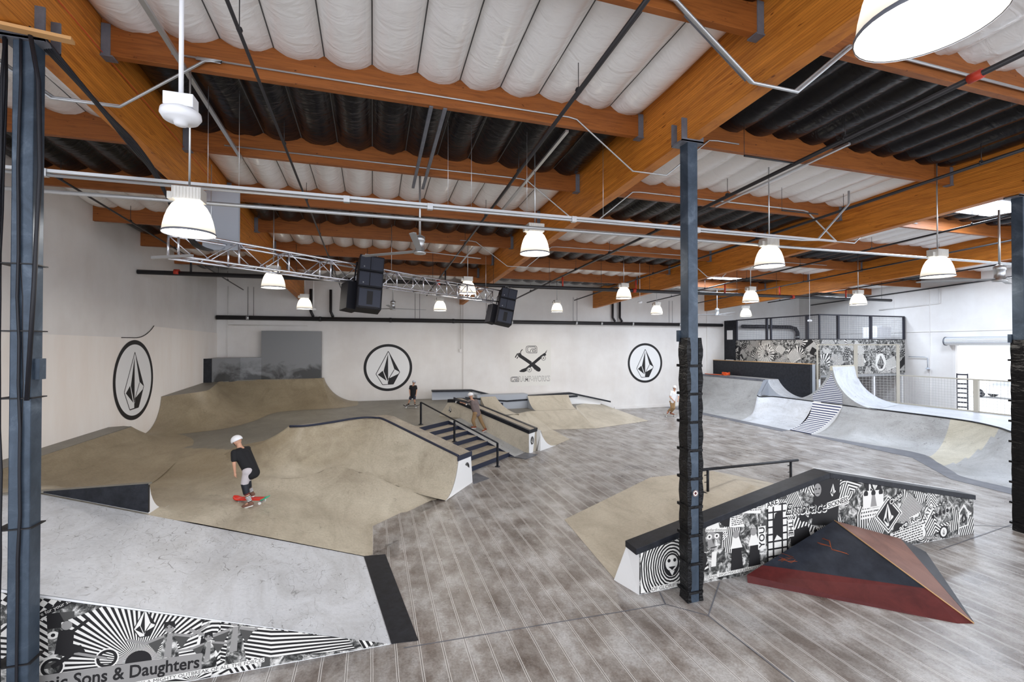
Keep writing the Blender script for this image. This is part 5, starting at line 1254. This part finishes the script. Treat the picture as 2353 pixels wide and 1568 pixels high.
for s in (.36, .30): 
    for (xa, ya), (xb, yb2) in (((-1,0),(0,1)), ((0,1),(1,0)), ((1,0),(0,-1)), ((0,-1),(-1,0))): fF.line((9.68+s*xa*1.05, .68+s*ya), (9.68+s*xb*1.05, .68+s*yb2), .025, PAPER)
fF.text('Chicks', 9.74, .86, .13, .42, PAPER, True, 0, .36, INK)
fF.text('are', 10.00, .32, .14, .42, PAPER, True, 0, .24, INK); fF.text('Red', 10.32, .44, .15, .25, INK, True, 0, .28, PAPER)
fF.text('WATER', 10.70, .36, .14, .98, INK, True, 0, .50, PAPER)
fF.poly([(9.75, .02), (10.72, .12), (10.69, .44), (9.72, .30)], PAPER)
rn2 = random.Random(9)
for k in range(6):
    xx = 9.8
    while xx < 10.62: l_ = rn2.uniform(.03, .09); fF.line((xx, .045+.05*k+(xx-9.8)*.12), (xx+l_, .045+.05*k+(xx+l_-9.8)*.12), .022, INK); xx += l_+.018
fF.patch = ccw([(10.75, .75), (11.05, .7), (11.05, .98), (10.78, 1.02)]); fF.poly(fF.patch, PAPER)
for k in range(8): fF.line((10.7, .6+.06*k), (10.9, .8+.06*k), .02, INK); fF.line((10.9, .8+.06*k), (11.1, .6+.06*k), .02, INK)
fF.patch = None
fF.disc(11.27, .15, .13, INK, 20); fF.disc(11.27, .15, .095, PAPER, 20); fF.stone(11.27, .15, .07, .11, .006, INK, PAPER)
for k in range(5): fF.disc(10.95+.11*k, .50+.02*k, .05, INK, 5)
fF.poly([(11.72, .16), (12.02, .20), (12.06, .48), (11.9, .66), (11.74, .50)], PAPER); fF.poly([(11.75, .19), (12.0, .22), (12.03, .46), (11.9, .61), (11.77, .48)], PHOTO); fF.disc(11.9, .36, .10, INK, 20, .8); fF.stone(11.9, .36, .07, .12, .006, INK, PAPER)
fF.text('CONDITIONS', 10.68, .07, .07, -.10, PAPER, True, 0, .42, INK)
fF.text('OF GLORIFICATION', 4.32, .02, .085, .03, INK, False, 0, .82, PAPER)
fF.text('IN THE ETERNAL HIGH MASS CELEBRATED ON', 5.08, .05, .065, .03, INK, False, 0, 1.50, PAPER)
fF.mb.build('collage_print', PRINT_MATS, lg)
# --- booth walls
fb1 = Face2D((22.995, 0, 0), (0, -1, 0), (0, 0, 1), [(-24.5, 2.2), (-18.6, 2.2), (-18.6, 4.31), (-24.5, 4.31)])
collage(fb1, -24.5, -18.6, 2.9, 4.31, 31, 46, .35, .8)
for k in range(20): a0 = k*math.pi/10; fb1.poly([(-22.1+.20*math.cos(a0), 3.5+.20*math.sin(a0)), (-22.1+.62*math.cos(a0), 3.5+.62*math.sin(a0)), (-22.1+.62*math.cos(a0+.16), 3.5+.62*math.sin(a0+.16)), (-22.1+.2*math.cos(a0+.16), 3.5+.2*math.sin(a0+.16))], PAPER)

fb1.mb.build('collage_print', PRINT_MATS, cg)
fb2 = Face2D((0, 18.595, 0), (1, 0, 0), (0, 0, 1), [(23.03, 2.42), (29.5, 2.42), (29.5, 4.31), (23.03, 4.31)])
collage(fb2, 23.03, 29.5, 2.42, 4.31, 37, 60, .35, .85)
fb2.disc(27.55, 3.05, .50, PAPER, 30, .82); fb2.stone(27.55, 3.05, .55, .72, .03, INK, G2); fb2.mb.build('collage_print', PRINT_MATS, cg)
# --- wall emblems
for nm, o, u, cx, cy, lab in (('l', (XL+.036, 0, 0), (0, 1, 0), 17.42, 2.90, 'large round black painted emblem with a faceted stone on the left wall'),
                          ('b1', (0, YB-.006, 0), (1, 0, 0), .80, 2.80, 'round black painted emblem with a faceted stone on the rear wall, above the standing child'),
                          ('b2', (0, YB-.006, 0), (1, 0, 0), 16.75, 2.87, 'round black painted emblem with a faceted stone on the rear wall beside the middle column')):
    F = Face2D(o, u, (0, 0, 1), None)
    if nm == 'l': F.nn = Vector((1, 0, 0))
    F.disc(cx, cy, 1.2, 1, 64); F.layer += 3
    F.ring(cx, cy, 1.13, 1.27, INK, 72); F.layer += 2
    sgn = 1
    F.stone(cx, cy-.02, 1.27, 1.80, .035, INK, 1)
    o_ = F.mb.build('painted_emblem', ['ink', 'whitepaint' if nm != 'b' else 'wall', 'grey1', 'grey2'])
    tag(o_, lab, 'emblem')
# --- poster with hammer and skateboard
F = Face2D((0, YB-.006, 0), (1, 0, 0), (0, 0, 1), None); F.poly([(7.65, 1.60), (10.24, 1.60), (10.24, 4.16), (7.65, 4.16)], 1)
def P(px, py): return (7.68+(px-245)/1160*2.56, 4.16-(py-210)/1130*2.42)
def stroke(pts, w_, mi=INK):
    for a, b in zip(pts, pts[1:]): F.line(P(*a), P(*b), w_, mi)
stroke([(500,560), (640,650), (830,780), (900,850), (980,940), (1060,975)], .20); stroke([(900,840), (1060,960)], .24); F.disc(*P(1055,960), .12, INK, 14)
stroke([(470,520), (540,570)], .20); stroke([(590,395), (540,450), (530,540)], .05); stroke([(450,510), (385,620)], .06); stroke([(470,590), (430,650)], .05); stroke([(450,510), (500,540)], .08, G1)
stroke([(560,990), (700,940), (880,800), (1100,620), (1250,520)], .17); F.poly([P(1240,480), P(1300,400), P(1250,530)], INK); F.poly([P(490,995), P(560,955), P(640,1000), P(540,1020)], INK); stroke([(600,990), (700,950)], .18)
for q in ((785, 960), (1190, 640)): F.disc(*P(*q), .15, G2, 16); F.disc(*P(*q), .11, 1, 16); F.disc(*P(*q), .04, INK, 8)
def ca(x, y, w_, h_, t):                                           # rounded "ca" outline letters
    def q(a, b): return (x+a*w_, y+b*h_)
    def s_(pts):
        for a, b in zip(pts, pts[1:]): F.line(q(*a), q(*b), t, INK)
    s_([(1,0), (.22,0), (.06,.08), (0,.3), (0,.7), (.06,.92), (.22,1), (.85,1), (.96,.92), (1,.75), (1,0)])
    s_([(.9,.58), (.82,.85), (.25,.85), (.14,.75), (.14,.25), (.25,.16), (.40,.16), (.42,.4), (.5,.55), (.9,.56)]); s_([(.88,.18), (.60,.18), (.56,.3), (.62,.4), (.88,.4), (.88,.18)])
x_, y_ = P(690, 495); ca(x_, y_, .68, .42, .03); x_, y_ = P(262, 1280); ca(x_, y_, .46, .28, .026)
def otext(s, x, y, size, width):
    F.text(s, x, y, size, 0, INK, True, 0, width); F.text(s, x+.008, y+.012, size*.93, 0, 1, False, 0, width-.016)
x_, y_ = P(480, 1280); otext('RAMP-WORKS', x_, y_, .44, 1.98)
tag(F.mb.build('painted_graphic', PRINT_MATS), 'pale square wall graphic with crossed hammer and skateboard and outlined lettering', 'wall graphic')

# ================================================================ PEOPLE
skin = mat('skin', (.55,.30,.20), .55); M['skin'] = skin; M['tee_black'] = mat('black_cotton', (.012,.012,.014), .85); M['tee_white'] = mat('white_cotton', (.78,.78,.80), .85)
M['tee_brown'] = mat('grey_brown_cotton', (.16,.125,.12), .85); M['khaki'] = mat('khaki_cloth', (.27,.17,.085), .85); M['shorts_grey'] = mat('pale_grey_cloth', (.50,.46,.48), .85); M['shorts_navy'] = mat('dark_cloth', (.03,.03,.045), .85)
M['shoe'] = mat('brown_suede', (.17,.085,.06), .8); M['shoe_red'] = mat('red_brown_suede', (.22,.06,.03), .8); M['sole'] = mat('white_rubber', (.72,.70,.68), .6); M['hair'] = mat('dark_hair', (.02,.013,.01), .6)
M['deck_red'] = mat('red_deck', (.70,.03,.015), .4); M['deck_green'] = mat('green_deck', (.02,.45,.25), .4); M['kneepad'] = mat('knee_pad', (.012,.014,.022), .5)
YAW = R_(-17)
def capsule(mb, a, b, ra, rb, n=14, rings=5):
    """tapered limb with rounded ends"""
    a, b = Vector(a), Vector(b); d = (b-a); L_ = d.length or 1e-4; d = d/L_; path, rr = [], []
    for k in range(rings): t_ = (math.pi/2)*(1-k/rings); path.append(a-d*ra*math.sin(t_)); rr.append(max(ra*math.cos(t_), .002))
    path.append(a); rr.append(ra); path.append(b); rr.append(rb)
    for k in range(1, rings+1): t_ = (math.pi/2)*k/rings; path.append(b+d*rb*math.sin(t_)); rr.append(max(rb*math.cos(t_), .002))
    mb.tube(path, rr, n)
def remesh(o, vox, sm=4):
    m_ = o.modifiers.new('weld', 'REMESH'); m_.mode = 'VOXEL'; m_.voxel_size = vox; m_.use_smooth_shade = True
    s_ = o.modifiers.new('relax', 'SMOOTH'); s_.factor = .5; s_.iterations = sm
def hand(mb, w, d, up, s=1, curl=.5):
    """palm and five bent fingers; w wrist, d pointing direction, up = palm normal"""
    w, d, up = Vector(w), Vector(d).normalized(), Vector(up).normalized(); sd = d.cross(up).normalized()
    capsule(mb, w, w+d*.055*s, .024*s, .032*s, 10, 3)
    capsule(mb, w+d*.03*s+sd*.018*s, w+d*.075*s+sd*.022*s, .017*s, .016*s, 8, 3); capsule(mb, w+d*.03*s-sd*.018*s, w+d*.075*s-sd*.022*s, .017*s, .016*s, 8, 3)
    for k, (o_, l_) in enumerate(((-.029, .060), (-.010, .072), (.010, .068), (.029, .052))):
        b = w+d*.080*s+sd*o_*s; c1 = b+(d*math.cos(curl*.5)+up*math.sin(curl*.5))*l_*.5*s; c2 = c1+(d*math.cos(curl*1.3)+up*math.sin(curl*1.3))*l_*.5*s
        capsule(mb, b, c1, .0095*s, .0088*s, 8, 3); capsule(mb, c1, c2, .0088*s, .0075*s, 8, 3)
    t0 = w+d*.025*s-sd*.026*s; t1 = t0+(d*.6-sd*.8).normalized()*.035*s; t2 = t1+(d*.9+up*.3).normalized()*.028*s
    capsule(mb, t0, t1, .013*s, .011*s, 8, 3); capsule(mb, t1, t2, .011*s, .009*s, 8, 3)
def person(name, lab, foot, J, s, sex, parts, face_dir, extra=None, vox=.012):
    """J: joints in metres in the body's own frame (x right in view, y away from camera, z up) from the foot point"""
    root = thing(name, foot, lab, 'person'); rot = Matrix.Rotation(YAW, 3, 'Z'); F_ = Vector(foot)
    Wd = {k: F_+rot @ Vector(v_) for k, v_ in J.items()}
    fd = (rot @ Vector(face_dir)).normalized(); hd = Wd['head']; nk = Wd['neck']; upv = (hd-nk).normalized(); side = fd.cross(upv).normalized(); fd = upv.cross(side).normalized()
    b = MB()
    # head: skull, jaw, nose, ears, brow
    capsule(b, hd+upv*.015*s-fd*.012*s, hd+upv*.03*s+fd*.012*s, .088*s, .086*s); capsule(b, hd-upv*.04*s+fd*.018*s, hd-upv*.075*s+fd*.045*s, .062*s, .038*s)
    capsule(b, hd+upv*.0*s+fd*.088*s, hd-upv*.028*s+fd*.104*s, .011*s, .015*s, 8, 3)
    for g in (-1, 1): capsule(b, hd-upv*.02*s+side*g*.084*s-fd*.005*s, hd+upv*.02*s+side*g*.088*s-fd*.012*s, .012*s, .015*s, 8, 3); capsule(b, hd+upv*.022*s+side*g*.02*s+fd*.080*s, hd+upv*.022*s+side*g*.045*s+fd*.07*s, .012*s, .010*s, 8, 3)
    capsule(b, hd-upv*.052*s+side*.02*s+fd*.075*s, hd-upv*.052*s-side*.02*s+fd*.075*s, .010*s, .010*s, 8, 3)
    capsule(b, hd-upv*.05*s-fd*.02*s, nk, .050*s, .054*s)
    ch, hp = Wd['chest'], Wd['hip']
    sl, sr, hl, hr_ = Wd['sh_l'], Wd['sh_r'], Wd['hp_l'], Wd['hp_r']
    capsule(b, nk, ch, .06*s, .12*s); capsule(b, sl, sr, .055*s, .055*s); capsule(b, ch.lerp(sl, .45), hp.lerp(hl, .4), .095*s, .09*s); capsule(b, ch.lerp(sr, .45), hp.lerp(hr_, .4), .095*s, .09*s); capsule(b, hl, hr_, .095*s, .095*s)
    for g, sh in (('l', sl), ('r', sr)):
        el, wr_ = Wd['el_'+g], Wd['wr_'+g]; capsule(b, sh, el, .050*s, .038*s); capsule(b, el, wr_, .038*s, .025*s); hand(b, wr_, (wr_-el).normalized(), (hp-wr_)+Vector((.01,.02,.2)), s, .6)
    for g, h_ in (('l', hl), ('r', hr_)):
        kn, an, to = Wd['kn_'+g], Wd['an_'+g], Wd['to_'+g]; capsule(b, h_, kn, .080*s, .054*s); capsule(b, kn, kn.lerp(an, .35), .052*s, .055*s); capsule(b, kn.lerp(an, .35), an, .055*s, .034*s); capsule(b, an-Vector((0,0,.02)), to, .036*s, .030*s)
    o = b.build('body', 'skin', root); remesh(o, vox, 3)
    # eyes and mouth
    eb = MB()
    for g in (-1, 1): eb.ball(hd+upv*.004*s+side*g*.032*s+fd*.083*s, .010*s, 8, 6)
    eb.build('eyes', 'hair', root); MB().tube([hd-upv*.053*s+side*.02*s+fd*.084*s, hd-upv*.055*s+fd*.088*s, hd-upv*.053*s-side*.02*s+fd*.084*s], .004*s, 5).build('mouth', 'shoe_red', root)
    # shirt
    t_ = MB(); k_ = 1.16
    capsule(t_, nk.lerp(ch, .25), ch, .07*s, .14*s); capsule(t_, sl, sr, .068*s, .068*s); hem = hp+(hp-ch).normalized()*parts.get('hem', .06)*s
    for q, hq in ((sl, hl), (sr, hr_)):
        capsule(t_, ch.lerp(q, .5), hem.lerp(hq+(hem-hp), .55), .115*s, .125*s)
    capsule(t_, ch, hem, .13*s, .14*s)
    for g, sh in (('l', sl), ('r', sr)):
        el = Wd['el_'+g]; f_ = parts.get('sleeve', .62); capsule(t_, sh, sh.lerp(el, f_), .072*s, .066*s)
    o = t_.build('shirt', parts['shirt'], root); remesh(o, vox, 5)
    # shorts or trousers
    p_ = MB(); capsule(p_, hl, hr_, .115*s, .115*s); capsule(p_, hp+(ch-hp)*.1, hp, .12*s, .12*s)
    for g, h_ in (('l', hl), ('r', hr_)):
        kn, an = Wd['kn_'+g], Wd['an_'+g]; f_ = parts['leg']
        capsule(p_, h_, h_.lerp(kn, min(1, f_)), .105*s, (.082 if f_ < 1 else .075)*s)
        if f_ > 1: capsule(p_, kn, kn.lerp(an, f_-1), .074*s, .062*s)
    o = p_.build('trousers' if parts['leg'] > 1 else 'shorts', parts['legs'], root); remesh(o, vox, 4)
    for g in ('l', 'r'):
        an, to = Wd['an_'+g], Wd['to_'+g]; dn = Vector((0,0,-1)); dd_ = (to-an); hl_ = an-Vector((dd_.x, dd_.y, 0)).normalized()*.035*s
        sh_ = MB(); capsule(sh_, an+Vector((0,0,-.005)), an+Vector((0,0,-.05))*s, .046*s, .046*s); capsule(sh_, hl_+Vector((0,0,-.045))*s, to, .044*s, .038*s)
        o = sh_.build('shoe', parts['shoe'], root); remesh(o, vox*.8, 2)
        so = MB(); capsule(so, hl_+Vector((0,0,-.082))*s, to+Vector((0,0,-.030))*s, .030*s, .028*s); so.build('sole', 'sole', o if False else root)
    # hair and helmet / cap
    h_ = MB(); hs = .094*s
    if parts.get('helmet'):
        c0 = hd+upv*.035*s-fd*.008*s; n1, n2 = 20, 8; vs = []
        for i in range(n2+1):
            ph = i/n2*math.pi*.56
            for k in range(n1):
                a = 2*math.pi*k/n1; r = .125*s; vs.append(c0+side*(r*.92*math.sin(ph)*math.cos(a))+fd*(r*1.08*math.sin(ph)*math.sin(a))+upv*(r*.92*math.cos(ph)))
        h_.add(vs, [(i*n1+k, (i+1)*n1+k, (i+1)*n1+(k+1) % n1, i*n1+(k+1) % n1) for i in range(n2) for k in range(n1)], 0, True)
        o = h_.build('helmet', parts['helmet'], root); m_ = o.modifiers.new('shell', 'SOLIDIFY'); m_.thickness = .012
        st_ = MB()
        for g in (-1, 1): st_.tube([hd+side*g*.098*s+upv*.02*s, hd+side*g*.075*s-upv*.06*s+fd*.02*s, hd-upv*.115*s+fd*.035*s], .005, 5)
        st_.build('chin_strap', 'hair', root)
    else:
        c0 = hd+upv*.03*s-fd*.015*s; h_.ball(c0, .098*s, 14, 10); capsule(h_, c0-fd*.03*s, hd-upv*.05*s-fd*.045*s, .085*s, .05*s); h_.build('hair', 'hair', root)
        if parts.get('cap'):
            cp_ = MB(); cp_.ball(c0+upv*.02*s, .104*s, 14, 10); capsule(cp_, c0+fd*.08*s+upv*.005*s+side*.03*s, c0+fd*.13*s-upv*.01*s, .045*s, .03*s); cp_.build('cap', parts['cap'], root)
    return root, Wd, rot
def board(loc, L_, yawdeg, pitch, lab, mt, tilt=0, group=None):
    b = thing('skateboard', (0, 0, 0), lab, 'skateboard'); mb = MB(); n = 26; vs = []; w_ = .10
    for i in range(n+1):
        u = -1+2*i/n; x = u*L_/2; hw = w_*math.sqrt(max(0, 1-max(0, (abs(u)-.72)/.28)**2.2))+.002; z = .0+max(0, abs(u)-.66)**1.5*.32
        for y in (-1, -.5, 0, .5, 1): vs.append((x, y*hw, z+.008*abs(y)))
    fs = [(i*5+k, i*5+k+1, (i+1)*5+k+1, (i+1)*5+k) for i in range(n) for k in range(4)]
    mb.add(vs, fs, 0, True)
    for fi in range(len(mb.f)):
        if fi//4 > n*.80 and mt == 'deck_red': mb.mi[fi] = 1
    o = mb.build('deck', [mt, 'deck_green'], b); m_ = o.modifiers.new('ply', 'SOLIDIFY'); m_.thickness = .012
    for s in (-1, 1):
        MB().box((s*L_*.29, 0, -.035), (.06, .10, .04)).tube([(s*L_*.29, -.095, -.052), (s*L_*.29, .095, -.052)], .008, 6).build('truck', 'galv', b)
        for g in (-1, 1): MB().tube([(s*L_*.29, g*.075, -.052), (s*L_*.29, g*.105, -.052)], .027, 14).build('wheel', 'sole', b)
    b.location = loc; b.rotation_euler = (R_(tilt), R_(pitch), R_(yawdeg)); return b
# --- child pushing in the bowl
k_ = 1/855.7
def J1(cx, cy, dy=0): return ((cx-600)*k_, dy, (1430-cy)*k_)
FT = (-2.34, 10.26); zf = baseZ(-2.34, 10.26)
kid = {'head': J1(365, 325, .02), 'neck': J1(415, 425, .02), 'chest': J1(470, 530, .03), 'hip': J1(600, 790, .03), 'sh_l': J1(400, 480, -.14), 'sh_r': J1(470, 480, .17), 'el_l': J1(425, 660, -.19), 'wr_l': J1(425, 815, -.16),
       'el_r': J1(400, 600, .24), 'wr_r': J1(360, 700, .26), 'hp_l': J1(595, 810, -.07), 'hp_r': J1(600, 810, .10), 'kn_l': J1(540, 1060, -.09), 'an_l': J1(640, 1325, -.08), 'to_l': J1(545, 1395, -.11),
       'kn_r': J1(475, 1040, .12), 'an_r': J1(560, 1225, .14), 'to_r': J1(480, 1262, .14)}
root, Wd, rot = person('person', 'child in white helmet, black T-shirt and striped sock pushing a red skateboard through the bowl', (FT[0], FT[1], zf), kid, .88, 'm',
    dict(shirt='tee_black', hem=.10, legs='shorts_grey', leg=.78, shoe='shoe', helmet='tee_white', sleeve=.62), (-.85, .25, -.25), vox=.011)
for g in ('l', 'r'):
    kp = MB(); kn, an, hp_ = Wd['kn_'+g], Wd['an_'+g], Wd['hp_'+g]; capsule(kp, kn.lerp(hp_, .18), kn.lerp(an, .42), .068, .060); o = kp.build('knee_pad', 'kneepad', root)
    MB().tube([kn.lerp(an, .50), kn.lerp(an, .46)], .056, 14).build('pad_trim', 'red', root)
    so = MB(); n_ = 9
    for j in range(n_): a, b = kn.lerp(an, .62+.36*j/n_), kn.lerp(an, .62+.36*(j+1)/n_); so.tube([a, b], [.050-.0012*j, .049-.0012*j], 14, j % 2, False)
    so.build('striped_sock', ['ink', 'whitepaint'], root)
bl = Vector((FT[0], FT[1], zf))+rot @ Vector(((560-600)*k_, .14, .10))
board(bl, .74, -17, 0, 'red skateboard with green tail under the child in the black T-shirt', 'deck_red')
# --- youth climbing the bank beside the stairs
k2 = 1/355.5
def J2(cx, cy, dy=0): return ((cx-1120)*k2, dy, (748-cy)*k2)
y2 = {'head': J2(1008, 262), 'neck': J2(1022, 312), 'chest': J2(1060, 370), 'hip': J2(1092, 490), 'sh_l': J2(1000, 335, -.05), 'sh_r': J2(1082, 335, .10), 'el_l': J2(945, 365, -.12), 'wr_l': J2(895, 348, -.14), 'el_r': J2(1110, 400, .2), 'wr_r': J2(1085, 450, .25),
      'hp_l': J2(1075, 500, -.07), 'hp_r': J2(1110, 500, .09), 'kn_l': J2(1045, 600, -.12), 'an_l': J2(1065, 675, -.02), 'to_l': J2(1025, 692, -.04), 'kn_r': J2(1150, 610, .06), 'an_r': J2(1205, 712, .06), 'to_r': J2(1175, 745, .02)}
f2 = ed(.42, 1.15, ZP-.339*1.15+.02)
r2_, W2, rot2 = person('person', 'youth in white helmet, grey brown T-shirt and khaki trousers walking up beside the sloped ledge', tuple(f2), y2, .92, 'm',
    dict(shirt='tee_brown', hem=.05, legs='khaki', leg=1.85, shoe='shoe_red', helmet='tee_white', sleeve=.65), (-.6, .8, -.1), vox=.014)
board(f2+rot2 @ Vector(((895-1120)*k2, -.14, (748-330)*k2)), 0.72, -25, 12, 'dark skateboard held out in the hand of the youth in khaki trousers', 'speaker', 12)
# --- child standing on a board at the rear
k3 = 1/287.
def J3(cx, cy, dy=0): return ((cx-245)*k3, dy, (455-cy)*k3)
y3 = {'head': J3(280, 130), 'neck': J3(272, 165), 'chest': J3(268, 210), 'hip': J3(265, 300), 'sh_l': J3(235, 182), 'sh_r': J3(305, 182), 'el_l': J3(225, 235, -.05), 'wr_l': J3(232, 290, -.1), 'el_r': J3(318, 235), 'wr_r': J3(312, 290, -.05),
      'hp_l': J3(250, 305), 'hp_r': J3(284, 305), 'kn_l': J3(228, 360, -.05), 'an_l': J3(205, 415), 'to_l': J3(188, 436, -.08), 'kn_r': J3(290, 355, -.05), 'an_r': J3(292, 402), 'to_r': J3(302, 428, -.10)}
person('person', 'child in dark helmet and dark shorts riding below the round emblem at the rear', (1.74, 21.9, ZP+.07), y3, .80, 'm', dict(shirt='tee_black', hem=.06, legs='shorts_navy', leg=.8, shoe='tee_black', helmet='bluegrey', sleeve=.6), (.3, -.9, 0), vox=.014)
board((1.74, 21.9, ZP+.085), .78, -10, 0, 'dark skateboard under the child on the rear platform', 'speaker')
# --- young man rolling along the rear wall
k4 = 1/580.
def J4(cx, cy, dy=0): return ((cx-620)*k4, dy, (1255-cy)*k4)
y4 = {'head': J4(765, 365), 'neck': J4(755, 460), 'chest': J4(745, 560), 'hip': J4(690, 790), 'sh_l': J4(655, 495), 'sh_r': J4(845, 495), 'el_l': J4(600, 650, -.05), 'wr_l': J4(700, 770, -.18), 'el_r': J4(885, 640, -.05), 'wr_r': J4(835, 755, -.18),
      'hp_l': J4(655, 815), 'hp_r': J4(720, 815), 'kn_l': J4(650, 1000, -.12), 'an_l': J4(545, 1130), 'to_l': J4(500, 1185, -.10), 'kn_r': J4(700, 1010, -.18), 'an_r': J4(640, 1160), 'to_r': J4(710, 1215, -.14)}
person('person', 'young man in cap, white T-shirt and khaki trousers skating near the middle column', (16.05, 21.97, .06), y4, .98, 'm', dict(shirt='tee_white', hem=.06, legs='khaki', leg=1.8, shoe='shoe_red', cap='tee_white', sleeve=.7), (.25, -.9, -.25), vox=.016)
board((16.01, 21.94, .08), .80, -20, 0, 'brown skateboard under the young man in the white T-shirt', 'deckply')
